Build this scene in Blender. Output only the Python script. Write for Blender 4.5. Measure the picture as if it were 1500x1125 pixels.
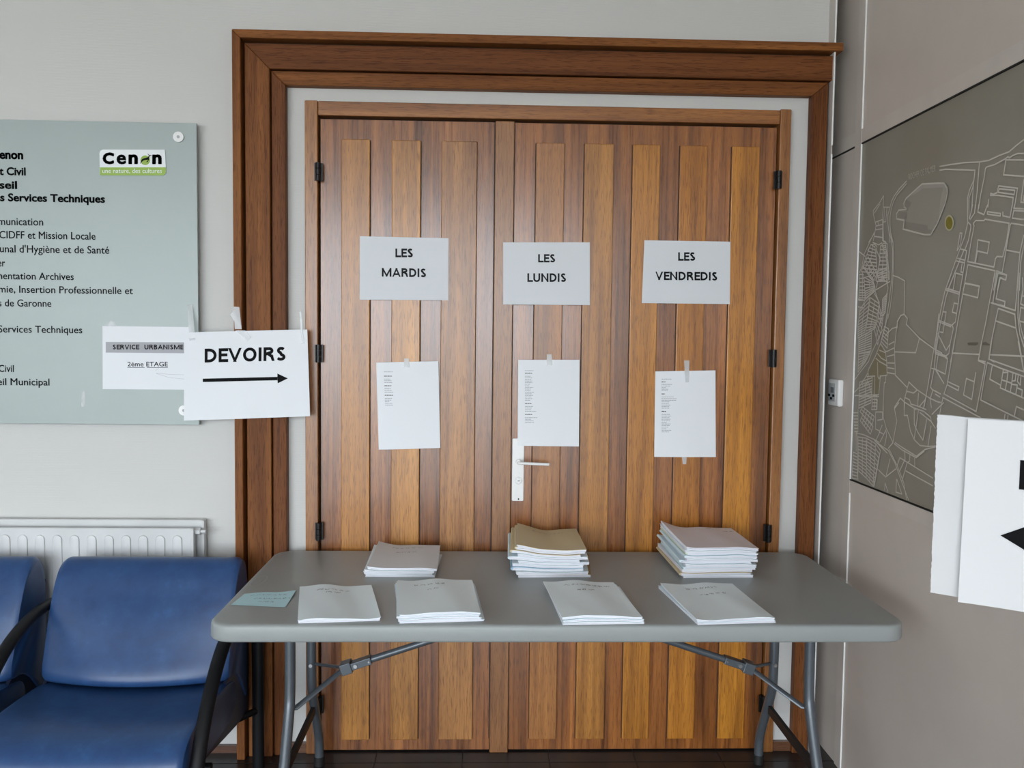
import bpy, bmesh, math, random
from mathutils import Vector, Matrix
D = bpy.data
for o in list(D.objects): D.objects.remove(o)
sc = bpy.context.scene
COL = sc.collection

# ------------------------------------------------------------------ camera
F = 1234.6165; YAW = .0314; PIT = .0563; ROL = .0114
CAM = Vector((0, -2.8985, 1.4829))
_f = Vector((math.sin(YAW)*math.cos(PIT), math.cos(YAW)*math.cos(PIT), -math.sin(PIT)))
_r = Vector((math.cos(YAW), -math.sin(YAW), 0)); _u = _r.cross(_f)
c_, s_ = math.cos(ROL), math.sin(ROL)
_r, _u = c_*_r + s_*_u, -s_*_r + c_*_u
cam = D.objects.new('camera', D.cameras.new('camera')); COL.objects.link(cam)
cam.data.sensor_width = 36; cam.data.lens = F/1500*36; cam.data.clip_start = .05
m = Matrix((_r, _u, -_f)).transposed().to_4x4(); m.translation = CAM
cam.matrix_world = m
sc.camera = cam

# ------------------------------------------------------------------ world, lights, exposure
w = D.worlds.new('World'); sc.world = w; w.use_nodes = True
bg = w.node_tree.nodes['Background']
bg.inputs[0].default_value = (.85, .925, 1, 1); bg.inputs[1].default_value = 9.6    # even overcast sky
def area(name, loc, rot, sx, sy, power, col):
    l = D.lights.new(name, 'AREA'); l.shape = 'RECTANGLE'; l.size = sx; l.size_y = sy
    l.energy = power; l.color = col
    o = D.objects.new(name, l); COL.objects.link(o); o.location = loc; o.rotation_euler = rot
    return o
pl_ = area('window_portal', (-2.3, -6.53, 1.42), (math.radians(90), 0, 0), 6.6, 2.76, 1, (1, 1, 1))
pl_.data.cycles.is_portal = True
sc.view_settings.view_transform = 'Standard'; sc.view_settings.look = 'None'
sc.view_settings.gamma = 1; sc.view_settings.use_curve_mapping = False
sc.view_settings.exposure = -0.09

# ------------------------------------------------------------------ helpers
def ray(px, py): return _f + _r*((px-750)/F) - _u*((py-562.5)/F)
def at(px, py, y=.05):            # point of a picture position on the plane y = const
    d = ray(px, py); return CAM + d*((y-CAM.y)/d.y)
def atx(px, py, x=1.24):
    d = ray(px, py); return CAM + d*((x-CAM.x)/d.x)
def atz(px, py, z=.74):
    d = ray(px, py); return CAM + d*((z-CAM.z)/d.z)

def link(name, me, mat=None, parent=None, tint=None):
    o = D.objects.new(name, me); COL.objects.link(o)
    if mat is not None and len(me.materials) == 0: me.materials.append(mat)
    if parent is not None: o.parent = parent
    if tint is not None: o.color = (*tint, 1)
    return o
def obj(name, bm, mat, parent=None, tint=None, smooth=False, bevel=0, seg=2, angle=35):
    me = D.meshes.new(name)
    bmesh.ops.recalc_face_normals(bm, faces=bm.faces)
    if bevel:
        es = [e for e in bm.edges if len(e.link_faces) == 2 and e.calc_face_angle(0) > math.radians(angle)]
        bmesh.ops.bevel(bm, geom=es, offset=bevel, segments=seg, profile=.5, affect='EDGES')
    bm.to_mesh(me); bm.free()
    if smooth:
        for p in me.polygons: p.use_smooth = True
        me.set_sharp_from_angle(angle=math.radians(50))
    return link(name, me, mat, parent, tint)
def thing(name, label, cat, loc=(0, 0, 0), group=None, kind=None):
    o = D.objects.new(name, None); COL.objects.link(o); o.location = loc; o.empty_display_size = .1
    return tag(o, label, cat, group, kind)
def tag(o, label, cat, group=None, kind=None):
    o['label'] = label; o['category'] = cat
    if group: o['group'] = group
    if kind: o['kind'] = kind
    return o
def box(bm, x0, x1, y0, y1, z0, z1):
    v = [bm.verts.new((x, y, z)) for x in (x0, x1) for y in (y0, y1) for z in (z0, z1)]
    for f in ((0,1,3,2), (4,6,7,5), (0,4,5,1), (2,3,7,6), (0,2,6,4), (1,5,7,3)): bm.faces.new([v[i] for i in f])
    return bm
def bx(*a):
    return box(bmesh.new(), *a)
def prism(bm, pts, off):          # polygon of 3D points pushed along off
    a = [bm.verts.new(p) for p in pts]; b = [bm.verts.new(Vector(p)+Vector(off)) for p in pts]
    bm.faces.new(a); bm.faces.new(b[::-1]); n = len(a)
    for i in range(n): bm.faces.new((a[i], a[(i+1) % n], b[(i+1) % n], b[i]))
    return bm
def tube(bm, pts, r, n=14, ry=None, cap=True):
    pts = [Vector(p) for p in pts]; rings = []
    N = len(pts); up = None
    for i, p in enumerate(pts):
        t = (pts[min(i+1, N-1)] - pts[max(i-1, 0)]).normalized()
        if up is None:
            up = Vector((1, 0, 0)) if abs(t.x) < .9 else Vector((0, 0, 1))
        a = (up - t*up.dot(t)).normalized(); up = a; b = t.cross(a)
        ri = r[i] if isinstance(r, (list, tuple)) else r
        rb = ri*(ry if ry else 1)
        rings.append([bm.verts.new(p + a*math.cos(2*math.pi*k/n)*ri + b*math.sin(2*math.pi*k/n)*rb) for k in range(n)])
    for i in range(N-1):
        for k in range(n): bm.faces.new((rings[i][k], rings[i][(k+1) % n], rings[i+1][(k+1) % n], rings[i+1][k]))
    if cap: bm.faces.new(rings[0][::-1]); bm.faces.new(rings[-1])
    return bm
def smoothpath(pts, it=3):        # Chaikin corner cutting
    pts = [Vector(p) for p in pts]
    for _ in range(it):
        q = [pts[0]]
        for a, b in zip(pts, pts[1:]): q += [a*.75+b*.25, a*.25+b*.75]
        q.append(pts[-1]); pts = q
    return pts
def disc(bm, c, axis, r, h, n=20):
    c = Vector(c); axis = Vector(axis).normalized()
    return tube(bm, [c, c+axis*h], r, n)
def roundrect(w, h, r, n=6):
    out = []
    for cx, cy, a0 in ((w/2-r, h/2-r, 0), (-w/2+r, h/2-r, 90), (-w/2+r, -h/2+r, 180), (w/2-r, -h/2+r, 270)):
        for k in range(n+1):
            a = math.radians(a0 + 90*k/n); out.append((cx+r*math.cos(a), cy+r*math.sin(a)))
    return out
def ribbon(bm, pts, wd, normal, closed=False):   # flat printed line
    pts = [Vector(p) for p in pts]
    if closed: pts.append(pts[0])
    n = Vector(normal)
    for a, b in zip(pts, pts[1:]):
        t = b-a
        if t.length < 1e-6: continue
        t.normalize(); s = t.cross(n)*wd/2; e = t*wd*.3
        bm.faces.new([bm.verts.new(p) for p in (a-s-e, b-s+e, b+s+e, a+s-e)])

# text -> mesh, measured in units of cap height
_cache = {}
def text_raw(s, bold=0):
    k = (s, bold)
    if k in _cache: return _cache[k]
    c = D.curves.new('t', 'FONT'); c.body = s; c.resolution_u = 3; c.fill_mode = 'FRONT'
    o = D.objects.new('t', c); COL.objects.link(o); bpy.context.view_layer.update()
    me = D.meshes.new_from_object(o.evaluated_get(bpy.context.evaluated_depsgraph_get()))
    vs = [Vector((v.co.x, v.co.y)) for v in me.vertices]; fs = [tuple(p.vertices) for p in me.polygons]
    D.objects.remove(o); D.curves.remove(c); D.meshes.remove(me)
    if bold:
        cnt = {}
        for f in fs:
            for a, b in zip(f, f[1:]+f[:1]): cnt[frozenset((a, b))] = cnt.get(frozenset((a, b)), 0)+1
        for e, n_ in list(cnt.items()):
            if n_ != 1 or len(e) < 2: continue
            a, b = [vs[i] for i in e]; t_ = b-a
            if t_.length < 1e-6: continue
            t_.normalize(); p = Vector((-t_.y, t_.x))*bold; t_ = t_*bold*.6; k0 = len(vs)
            vs += [a-p-t_, b-p+t_, b+p+t_, a+p-t_]; fs.append((k0, k0+1, k0+2, k0+3))
    _cache[k] = (vs, fs); return _cache[k]
def text(name, s, mp, mat, parent, bold=0, sx=None, bm=None):
    """mp(u, v): u 0..1 along the words, v in cap heights"""
    vs, fs = text_raw(s, bold); hv, _ = text_raw('H', bold)
    H = max(v.y for v in hv) - min(v.y for v in hv); b0 = min(v.y for v in hv)
    x0 = min(v.x for v in vs); x1 = max(v.x for v in vs)
    own = bm is None
    if own: bm = bmesh.new()
    bv = [bm.verts.new(mp((v.x-x0)/(x1-x0), (v.y-b0)/H)) for v in vs]
    for f in fs:
        try: bm.faces.new([bv[i] for i in f])
        except ValueError: pass
    if own: return obj(name, bm, mat, parent)
# plain upright capitals drawn as strokes (x right, y up, cap height 1)
def _arc(cx, cy, rx, ry, a0, a1, n=12): return [(cx+rx*math.cos(math.radians(a0+(a1-a0)*k/n)), cy+ry*math.sin(math.radians(a0+(a1-a0)*k/n))) for k in range(n+1)]
def glyph(ch, t):
    h = t/2; T_ = 1-h
    if ch == 'L': return .60, [[(h, 1), (h, h), (.60, h)]]
    if ch == 'I': return t, [[(h, 1), (h, 0)]]
    if ch == 'E': return .60, [[(.60, T_), (h, T_), (h, h), (.60, h)], [(h, .52), (.54, .52)]]
    if ch == 'F': return .58, [[(.58, T_), (h, T_), (h, 0)], [(h, .5), (.52, .5)]]
    if ch == 'V': return .90, [[(h*.8, 1.0), (.45, h*.2), (.90-h*.8, 1.0)]]
    if ch == 'A': return .94, [[(h*.8, 0), (.47, 1-h*.3), (.94-h*.8, 0)], [(.22, .30), (.72, .30)]]
    if ch == 'N': return .90, [[(h, 0), (h, 1)], [(h*1.1, 1-h*.4), (.90-h*1.1, h*.4)], [(.90-h, 0), (.90-h, 1)]]
    if ch == 'M': return 1.18, [[(h, 0), (h, 1)], [(h*1.2, 1-h*.3), (.59, .10), (1.18-h*1.2, 1-h*.3)], [(1.18-h, 0), (1.18-h, 1)]]
    if ch == 'U': return .86, [[(h, 1), (h, .38)] + _arc(.43, .38, .43-h, .38-h*.8, 180, 360)[1:] + [(.86-h, 1)]]
    if ch == 'O': return 1.0, [_arc(.5, .5, .5-h, .51-h, 0, 360, 28)]
    if ch == 'D': return .88, [[(h, h), (h, T_)], [(h, T_), (.34, T_)] + _arc(.34, .5, .54-h, .5-h, 90, -90)[1:] + [(h, h)]]
    if ch == 'B': return .74, [[(h, h), (h, T_)], [(h, T_), (.42, T_)] + _arc(.42, .76, .27-h, .24-h, 90, -90, 8)[1:] + [(h, .53)], [(h, .53), (.45, .53)] + _arc(.45, .27, .29-h, .27-h*.9, 90, -90, 8)[1:] + [(h, h)]]
    if ch == 'R': return .80, [[(h, 0), (h, T_)], [(h, T_), (.42, T_)] + _arc(.42, .74, .31-h, .26-h, 90, -90, 8)[1:] + [(h, .48)], [(.40, .48), (.60, .34), (.80-h, 0)]]
    if ch == 'C': return .78, [_arc(.50, .5, .50-h, .51-h, 50, 310, 18)]
    if ch == 'S': return .68, [_arc(.35, .745, .30-h*.9, .26-h, 35, 250, 12) + _arc(.33, .268, .34-h, .27-h, 75, -150, 14)]
    return .35, []
def caps(name, s, mp, mat, parent, t=.215, gap=.15):
    b = bmesh.new(); x = 0; segs = []
    for ch in s:
        wd, st = glyph(ch, t); segs += [[(x+px, py) for px, py in L] for L in st]; x += wd+gap
    tot = x-gap
    for L in segs:
        L = [Vector(p) for p in L]
        for a, c in zip(L, L[1:]):
            d = c-a
            if d.length < 1e-6: continue
            d.normalize(); n = Vector((-d.y, d.x))*t/2; smooth_ = len(L) > 6; e = d*t*(.12 if smooth_ else .5)
            ax, cx_ = a-e, c+e
            q = [ax-n, cx_-n, cx_+n, ax+n]
            b.faces.new([b.verts.new(mp(min(max(p.x, 0), tot)/tot, min(max(p.y, 0), 1))) for p in q])
    return obj(name, b, mat, parent)
def line_map(bl, br, cap):        # baseline left, right (3D) and cap-height vector
    bl = Vector(bl); br = Vector(br); cap = Vector(cap)
    return lambda u, v: bl + (br-bl)*u + cap*v
def px_text(name, s, l, r, base_l, top_l, y, mat, parent, bold=0, base_r=None):
    a = at(l, base_l, y); b = at(r, base_r if base_r is not None else base_l, y)
    c = at(l, top_l, y) - a
    a.y = b.y = y; c.y = 0
    return text(name, s, line_map(a, b, c), mat, parent, bold)

# ------------------------------------------------------------------ materials
def mat(name, col=(.5, .5, .5), rough=.5, metal=0, **kw):
    M = D.materials.new(name); M.use_nodes = True
    b = M.node_tree.nodes['Principled BSDF']
    b.inputs['Base Color'].default_value = (*col, 1); b.inputs['Roughness'].default_value = rough
    b.inputs['Metallic'].default_value = metal
    for k, v in kw.items(): b.inputs[k.replace('_', ' ')].default_value = v
    return M
class NT:
    def __init__(s, M): s.M = M; s.t = M.node_tree; s.b = s.t.nodes['Principled BSDF']
    def n(s, ty, **kw):
        x = s.t.nodes.new(ty)
        for k, v in kw.items(): setattr(x, k, v)
        return x
    def l(s, a, b): s.t.links.new(a, b)
    def pos(s, scale=(1, 1, 1), rnd=0):
        g = s.n('ShaderNodeNewGeometry'); mp = s.n('ShaderNodeMapping'); mp.inputs['Scale'].default_value = scale
        s.l(g.outputs['Position'], mp.inputs['Vector'])
        if rnd:
            oi = s.n('ShaderNodeObjectInfo'); mu = s.n('ShaderNodeMath', operation='MULTIPLY'); mu.inputs[1].default_value = rnd
            s.l(oi.outputs['Random'], mu.inputs[0]); s.l(mu.outputs[0], mp.inputs['Location'])
        return mp.outputs[0]
    def noise(s, vec, scale=1, detail=4, rough=.55, dist=0):
        x = s.n('ShaderNodeTexNoise'); x.inputs['Scale'].default_value = scale; x.inputs['Detail'].default_value = detail
        x.inputs['Roughness'].default_value = rough; x.inputs['Distortion'].default_value = dist
        s.l(vec, x.inputs['Vector']); return x.outputs['Fac']
    def ramp(s, fac, stops):
        x = s.n('ShaderNodeValToRGB'); e = x.color_ramp.elements
        while len(e) < len(stops): e.new(.5)
        for el, (p, c) in zip(e, stops): el.position = p; el.color = (*c, 1) if len(c) == 3 else c
        s.l(fac, x.inputs[0]); return x.outputs[0]
    def mix(s, a, b, fac=1, mode='MULTIPLY'):
        x = s.n('ShaderNodeMix', data_type='RGBA', blend_type=mode); ins = x.inputs
        if isinstance(fac, (int, float)): ins[0].default_value = fac
        else: s.l(fac, ins[0])
        for i, v in ((6, a), (7, b)):
            if isinstance(v, tuple): ins[i].default_value = (*v, 1)
            else: s.l(v, ins[i])
        return x.outputs[2]
    def bump(s, h, strength=.3, dist=.001, chain=None):
        x = s.n('ShaderNodeBump'); x.inputs['Strength'].default_value = strength; x.inputs['Distance'].default_value = dist
        s.l(h, x.inputs['Height'])
        if chain is not None: s.l(chain, x.inputs['Normal'])
        s.l(x.outputs[0], s.b.inputs['Normal']); return x.outputs[0]
G3 = lambda v: (v, v, v)
def wood(name, axis, rough=.34, stripes=1., lo=.62, hi=1.25, red=.5, coat=.6, spec=.5):
    M = mat(name, rough=rough); t = NT(M)
    if axis == 'Z': wide, fine, pore = (17, 17, .8), (75, 75, 1.6), (420, 420, 22)
    else: wide, fine, pore = (.35, 16, 16), (1.6, 75, 75), (22, 420, 420)
    oi = t.n('ShaderNodeObjectInfo')
    a = t.noise(t.pos(wide, 37), 1, 3, .5, .6)
    b = t.noise(t.pos(fine, 11), 1, 4, .6, .3)
    p = t.noise(t.pos(pore, 5), 1, 2, .5)
    ca = t.ramp(a, [(.28, (lo, lo*.90, lo*.86)), (.5, (1, 1, 1)), (.72, (hi, hi*1.05, hi*1.08))])
    cb = t.ramp(b, [(.3, (1-.30*stripes, 1-.36*stripes, 1-.36*stripes)), (.7, (1+.12*stripes,)*3)])
    cp = t.ramp(p, [(.36, (.50, .44, .40)), (.46, (1, 1, 1))])
    c = t.mix(oi.outputs['Color'], ca); c = t.mix(c, cb); c = t.mix(c, cp, .8)
    t.l(c, t.b.inputs['Base Color'])
    hb = t.mix(b, p, .5, 'MIX'); t.bump(hb, .35, .0006)
    r = t.n('ShaderNodeMapRange'); r.inputs['To Min'].default_value = rough-.05; r.inputs['To Max'].default_value = rough+.1
    t.l(b, r.inputs['Value']); t.l(r.outputs[0], t.b.inputs['Roughness'])
    t.b.inputs['Coat Weight'].default_value = coat; t.b.inputs['Coat Roughness'].default_value = .22; t.b.inputs['Specular IOR Level'].default_value = spec
    return M
WZ = wood('varnished_wood_upright', 'Z', lo=.55, hi=1.22); WX = wood('varnished_wood_level', 'X')
WTZ = wood('casing_wood_upright', 'Z', .5, coat=0, spec=.2); WTX = wood('casing_wood_level', 'X', .5, coat=0, spec=.2)
WB = wood('striped_veneer', 'Z', .26, 1.6, .42, 1.45, coat=1.0)

M_wall = mat('painted_fibre_wallpaper', (.65, .65, .64), .75)
t = NT(M_wall)
n1 = t.noise(t.pos((90, 90, 420)), 1, 3, .6); n2 = t.noise(t.pos((1.2, 1.2, 1.2)), 1, 3)
wv = t.n('ShaderNodeTexWave', wave_type='BANDS', bands_direction='Z'); wv.inputs['Scale'].default_value = 78; wv.inputs['Distortion'].default_value = 1.5
wv.inputs['Detail'].default_value = 1
t.l(t.pos((1, 1, 1)), wv.inputs['Vector'])
t.l(t.ramp(n2, [(.3, (.63, .625, .60)), (.7, (.66, .655, .635))]), t.b.inputs['Base Color'])
t.bump(t.mix(wv.outputs['Fac'], n1, .5, 'MIX'), .22, .0015)
M_ceiling = mat('ceiling_paint', (.76, .76, .74), .9)
M_roomwall = mat('far_room_paint', (.74, .72, .68), .85)
M_tile = mat('black_floor_tile', (.02, .019, .02), .32)
t = NT(M_tile); t.l(t.ramp(t.noise(t.pos((6, 6, 6)), 1, 5), [(.35, (.014, .013, .014)), (.7, (.032, .03, .03))]), t.b.inputs['Base Color'])
M_grout = mat('grey_grout', (.085, .08, .078), .9)
def painted(name, col, rough, bs=.08, scale=260, var=.06):
    M = mat(name, col, rough); t = NT(M)
    t.bump(t.noise(t.pos((scale,)*3), 1, 3), bs, .001)
    v = t.ramp(t.noise(t.pos((5, 5, 5)), 1, 3), [(.3, G3(1-var)), (.7, G3(1+var))])
    t.l(t.mix(col, v), t.b.inputs['Base Color'])
    return M
M_part = painted('grey_beige_partition', (.62, .555, .50), .5, .15, 500, .03)
M_post = painted('grey_partition_profile', (.63, .575, .525), .42, .03)
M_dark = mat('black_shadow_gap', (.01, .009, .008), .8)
M_groove = mat('dark_groove', (.03, .014, .008), .6)
M_hinge = mat('black_hinge_metal', (.012, .012, .013), .35, .4)
M_white = painted('white_enamel', (.82, .83, .83), .28, .01)
M_handle = mat('white_lacquered_metal', (.88, .88, .87), .22)
M_steel = mat('brushed_steel', (.42, .42, .42), .35, 1)
M_rad = painted('radiator_enamel', (.63, .64, .64), .34, .01)
M_glass = painted('frosted_glass_sheet', (.38, .44, .425), .32, .0, 50, .015)
M_black = mat('black_print', (.006, .006, .007), .8, Specular_IOR_Level=.15)
M_darkprint = mat('grey_black_print', (.018, .018, .021), .8, Specular_IOR_Level=.2)
M_lgrey = mat('small_print', (.30, .31, .33), .6)
M_pencil = mat('pencil_marks', (.20, .21, .23), .6)
M_green = mat('green_print', (.30, .46, .05), .4)
M_white_print = mat('white_print', (.84, .87, .88), .4)
M_bar = mat('grey_print_bar', (.42, .42, .45), .6)
def paper(name, col, var=.02):
    M = mat(name, col, .62); t = NT(M)
    t.bump(t.noise(t.pos((9, 9, 9)), 1, 3), .12, .01)
    t.b.inputs['Specular IOR Level'].default_value = .3
    return M
M_paper = paper('white_paper', (.84, .86, .89))
M_paper_g = paper('greyish_paper', (.73, .75, .78))
M_copy = paper('exam_sheet_white', (.84, .935, .975))
M_copy2 = paper('exam_sheet_bluish', (.70, .84, .90))
M_beige = paper('beige_cover', (.66, .55, .35))
M_pink = paper('grey_pink_cover', (.78, .72, .74))
M_greenp = paper('pale_green_cover', (.68, .76, .58))
M_bluep = paper('light_blue_cover', (.33, .52, .66))
M_brownp = paper('brown_cover', (.36, .25, .10))
M_note = paper('pale_cyan_note', (.50, .74, .80))
# stacked sheet edges: thin level lines
M_edge = mat('sheet_edges', (.8, .8, .85), .7); t = NT(M_edge)
t.l(t.ramp(t.noise(t.pos((4, 4, 900)), 1, 2), [(.35, (.56, .58, .66)), (.5, (.84, .85, .9))]), t.b.inputs['Base Color'])
M_tape = mat('clear_tape', (.85, .87, .88), .18); M_tape.node_tree.nodes['Principled BSDF'].inputs['Alpha'].default_value = .38
M_tabletop = painted('grey_moulded_plastic', (.315, .335, .33), .42, .25, 420, .03)
M_leg = mat('grey_powder_coated_steel', (.105, .12, .135), .3, .3)
M_rubber = mat('black_rubber', (.012, .012, .012), .6)
M_blue = mat('blue_vinyl', (.025, .06, .21), .36); t = NT(M_blue)
t.l(t.ramp(t.noise(t.pos((14, 14, 14)), 1, 5, .65), [(.3, (.016, .048, .145)), (.6, (.023, .070, .19)), (.8, (.038, .105, .26))]), t.b.inputs['Base Color'])
t.bump(t.noise(t.pos((500, 500, 500)), 1, 2), .12, .0006)
M_navy = mat('dark_shell_plastic', (.014, .02, .045), .42)
M_blacktube = mat('black_plastic_arm', (.005, .005, .006), .5, Specular_IOR_Level=.25)
M_map = mat('olive_grey_map_panel', (.155, .148, .118), .38); t = NT(M_map)
t.l(t.ramp(t.noise(t.pos((3, 3, 3)), 1, 2), [(.35, (.27, .252, .205)), (.65, (.30, .29, .245))]), t.b.inputs['Base Color'])
M_mapline = mat('pale_map_lines', (.62, .60, .54), .5)
M_mapfill = mat('map_building_fill', (.34, .325, .28), .5)
M_mapfill2 = mat('map_building_shade', (.28, .265, .225), .5)
M_mapyel = mat('map_yellow_tint', (.25, .225, .14), .45)
M_yellow = mat('olive_yellow_dot', (.22, .19, .015), .45)
M_cream = mat('cream_ring', (.52, .49, .33), .5)
M_foam = painted('white_foam_board', (.66, .66, .665), .6, .1, 200, .03)
M_foamedge = painted('rough_board_core', (.45, .44, .42), .9, .5, 300, .2)
M_lcd = mat('grey_display', (.20, .22, .22), .25)
M_face = mat('silver_face', (.48, .50, .51), .35)

# ------------------------------------------------------------------ room
YW = .05; XR = 1.24; XL = -5.7; YB = -6.5; ZC = 3.0
fl = thing('floor', 'black tiled floor under the table and chairs', 'floor', kind='structure')
obj('grout_bed', bx(XL, XR+.15, YB, .4, -.05, -.003), M_grout, fl)
tiles_near = None
X0t, P = -.374+.002, .3038
xs = [X0t + P*i for i in range(-18, 7)]
far = bmesh.new()
def tile_bm(x, y, bm):
    x1 = min(x+P-.002, XR+.14); box(bm, x+.002, x1, y+.002, y+P-.002, -.02, 0)
for j in range(0, 23):
    y = -P*(j) - .04
    if y + P < YB: break
    for x in xs:
        if x + P < XL or x > XR: continue
        if j < 9 and -2.3 < x < 1.2:
            if x + P < XR+.14 and tiles_near is not None:
                o = D.objects.new('floor_tile', tiles_near); COL.objects.link(o); o.parent = fl; o.location = (x, y, 0)
            elif x + P < XR+.14:
                o = obj('floor_tile', bx(.002, P-.002, .002, P-.002, -.02, 0), M_tile, fl); tiles_near = o.data; o.location = (x, y, 0)
            else:
                b = bmesh.new(); tile_bm(x, y, b); obj('floor_tile', b, M_tile, fl)
        else: tile_bm(x, max(y, YB), far)
for x in xs:                       # cut row along the back wall
    if x > XR or x+P < XL: continue
box(far, XL, XR+.14, P-.04+.004, .4, -.02, 0)
o = obj('far_tiles', far, M_tile, fl); o['kind'] = 'stuff'

# back wall: one face with the door opening, ending in a return beside the partition
DX0, DX1, DZ = -.576, 1.006, 2.222
bm = bmesh.new()
box(bm, XL, DX0-.03, YW, YW+.15, 0, ZC); box(bm, DX1+.03, 1.196, YW, YW+.15, 0, ZC)
box(bm, DX0-.03, DX1+.03, YW, YW+.15, DZ+.03, ZC)
tag(obj('wall_back', bm, M_wall), 'white ribbed wallpapered wall around the wooden double door', 'wall', kind='structure')
tag(obj('wall_behind', bx(1.196, XR+.05, YW+.15, YW+.25, 0, ZC), M_dark), 'dark gap between white wall and grey partition', 'wall', kind='structure')
tag(obj('wall_left', bx(XL-.1, XL, YB, YW+.15, 0, ZC), M_roomwall), 'painted side wall of the hall on the far left', 'wall', kind='structure')
tag(obj('ceiling', bx(XL, XR+.2, YB, YW+.2, ZC, ZC+.1), M_ceiling), 'matt ceiling of the entrance hall', 'ceiling', kind='structure')
bm = bmesh.new(); WX0, WX1, WZ0, WZ1 = -5.6, 1.0, .04, 2.8
box(bm, XL, WX0, YB, YB+.12, 0, ZC); box(bm, WX1, XR, YB, YB+.12, 0, ZC)
box(bm, WX0, WX1, YB, YB+.12, WZ1, ZC); box(bm, WX0, WX1, YB, YB+.12, 0, WZ0)
tag(obj('wall_front', bm, M_roomwall), 'street side wall holding the wide glazed front', 'wall', kind='structure')
bm = bmesh.new()
for x in (WX0, -4.3, -2.9, -1.6, -.3, WX1-.05): box(bm, x, x+.05, YB+.03, YB+.08, WZ0, WZ1)
box(bm, WX0, WX1, YB+.03, YB+.08, WZ0, WZ0+.05); box(bm, WX0, WX1, YB+.03, YB+.08, WZ1-.05, WZ1); box(bm, WX0, WX1, YB+.03, YB+.08, 2.15, 2.19)
win = tag(obj('window_1', bm, M_post), 'wide glazed front letting daylight into the hall', 'window', kind='structure')

tag(obj('ground', bx(-30, 30, -45, YB-.01, -.12, -.06), mat('pale_paving', (.44, .41, .36), .9)), 'pale paved forecourt outside the glazed front', 'ground', kind='structure')

# right partition: panels, posts and rails
pr = thing('wall_right', 'grey beige panelled partition wall right of the door', 'wall', (XR, 0, 0), kind='structure')
YE = YW+.15; T = .0045
Z1, Z2, Z3, Z4 = .967, 1.014, 2.136, 2.182       # rail edges
pl = lambda n, b, mm: (lambda o: setattr(o, 'location', (-XR, 0, 0)) or o)(obj(n, b, mm, pr))
ys = [(.137, -.055), (-.103, -1.75), (-1.80, -3.4), (-3.45, YB)]
for k, (ya, yb) in enumerate(ys):
    for j, (za, zb) in enumerate(((0, Z1), (Z2, Z3), (Z4, ZC))):
        if k == 1 and j == 1: continue
        if k == 0 and j < 2:
            if j == 0: pl('panel', bx(XR, XR+.03, yb, ya, 0, Z3), M_part)
            continue
        pl('panel', bx(XR, XR+.03, yb, ya, za, zb), M_part)
pl('backing', bx(XR+.03, XR+.05, YB, YE, 0, ZC), M_part)
for ya, yb in ((YE, .147), (-.055, -.103), (-1.75, -1.80), (-3.4, -3.45)):
    b = bx(XR-T, XR+.03, yb, ya, 0, ZC); pl('post', b, M_post)
for k, (ya, yb) in enumerate(ys):
    if k > 0: pl('rail', bx(XR-T*.8, XR+.03, yb, ya, Z1, Z2), M_post)
    pl('rail', bx(XR-T*.8, XR+.03, yb, ya, Z3, Z4), M_post)
b = bx(1.1765, 1.1800, .0, YW, 0, ZC); pl('corner_profile', b, M_post)
for z_, ya, y2 in ((Z3, -.103, -1.75), (Z3, .137, -.055), (Z2, -.103, -1.75)): pl('rail_shade_strip', bx(XR-.0045, XR+.002, y2, ya, z_-.004, z_), M_dark)  # black strips painted in as the shadow line along the rails
M_lit_edge = mat('pale_lit_post_edge', (.92, .92, .90), .35)  # whiter than the posts: daylight on their side faces put into the colour
for za, zb in ((0, 2.120), (2.150, ZC)): pl('lit_post_edge', bx(1.1765, 1.1815, -.003, -.0002, za, zb), M_lit_edge)
for yb in (.147, -.103):
    for za, zb in (((0, Z3-.002), (Z4, ZC)) if yb > 0 else ((0, Z1), (Z2, Z3), (Z4, ZC))):
        pl('lit_post_edge', bx(XR-T-.0008, XR-.0005, yb-.002, yb, za, zb), M_lit_edge)

# baseboards
tag(obj('baseboard_left', bx(XL, -.853, .034, YW, 0, .026), WX, tint=(.12, .05, .025)), 'low dark wood skirting along the left wall', 'skirting', kind='structure')
tag(obj('baseboard_door', bx(-.686, -.622, .034, YW, 0, .034), WX, tint=(.15, .065, .03)), 'short wood skirting between the left door casings', 'skirting', kind='structure')
tag(obj('baseboard_right', bx(1.044, 1.114, .034, YW, 0, .034), WX, tint=(.15, .065, .03)), 'short wood skirting between the right door casings', 'skirting', kind='structure')

# ------------------------------------------------------------------ door surround
TB = (.24, .088, .023); TD = (.17, .058, .016)
tr = thing('trim_1', 'big stepped dark wood surround framing the double door', 'door surround', (-.77, 0, 0), kind='structure')
def tp(n, pts, y0, y1, mm, tint, par=tr, bev=.003):   # polygon in XZ
    b = bmesh.new(); prism(b, [(x, y0, z) for x, z in pts], (0, y1-y0, 0))
    o = obj(n, b, mm, par, tint, bevel=bev); o.location = (-par.location.x, -par.location.y, -par.location.z); return o
yb = YW
tp('outer_bead', [(-.853, 0), (-.825, 0), (-.825, 2.463), (-.853, 2.491)], -.016, yb, WTZ, TB)
tp('outer_bead', [(-.853, 2.491), (1.203, 2.491), (1.203, 2.463), (-.825, 2.463)], -.016, yb, WTX, TB)
tp('wide_board', [(-.818, 0), (-.735, 0), (-.735, 2.371), (-.818, 2.454)], .008, yb, WTZ, TB)
tp('wide_board', [(-.818, 2.454), (1.181, 2.454), (1.181, 2.371), (-.735, 2.371)], .008, yb, WTX, TD)
tp('inner_board', [(-.731, 0), (-.684, 0), (-.684, 2.320), (-.731, 2.367)], .016, yb, WTZ, TD)
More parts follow.
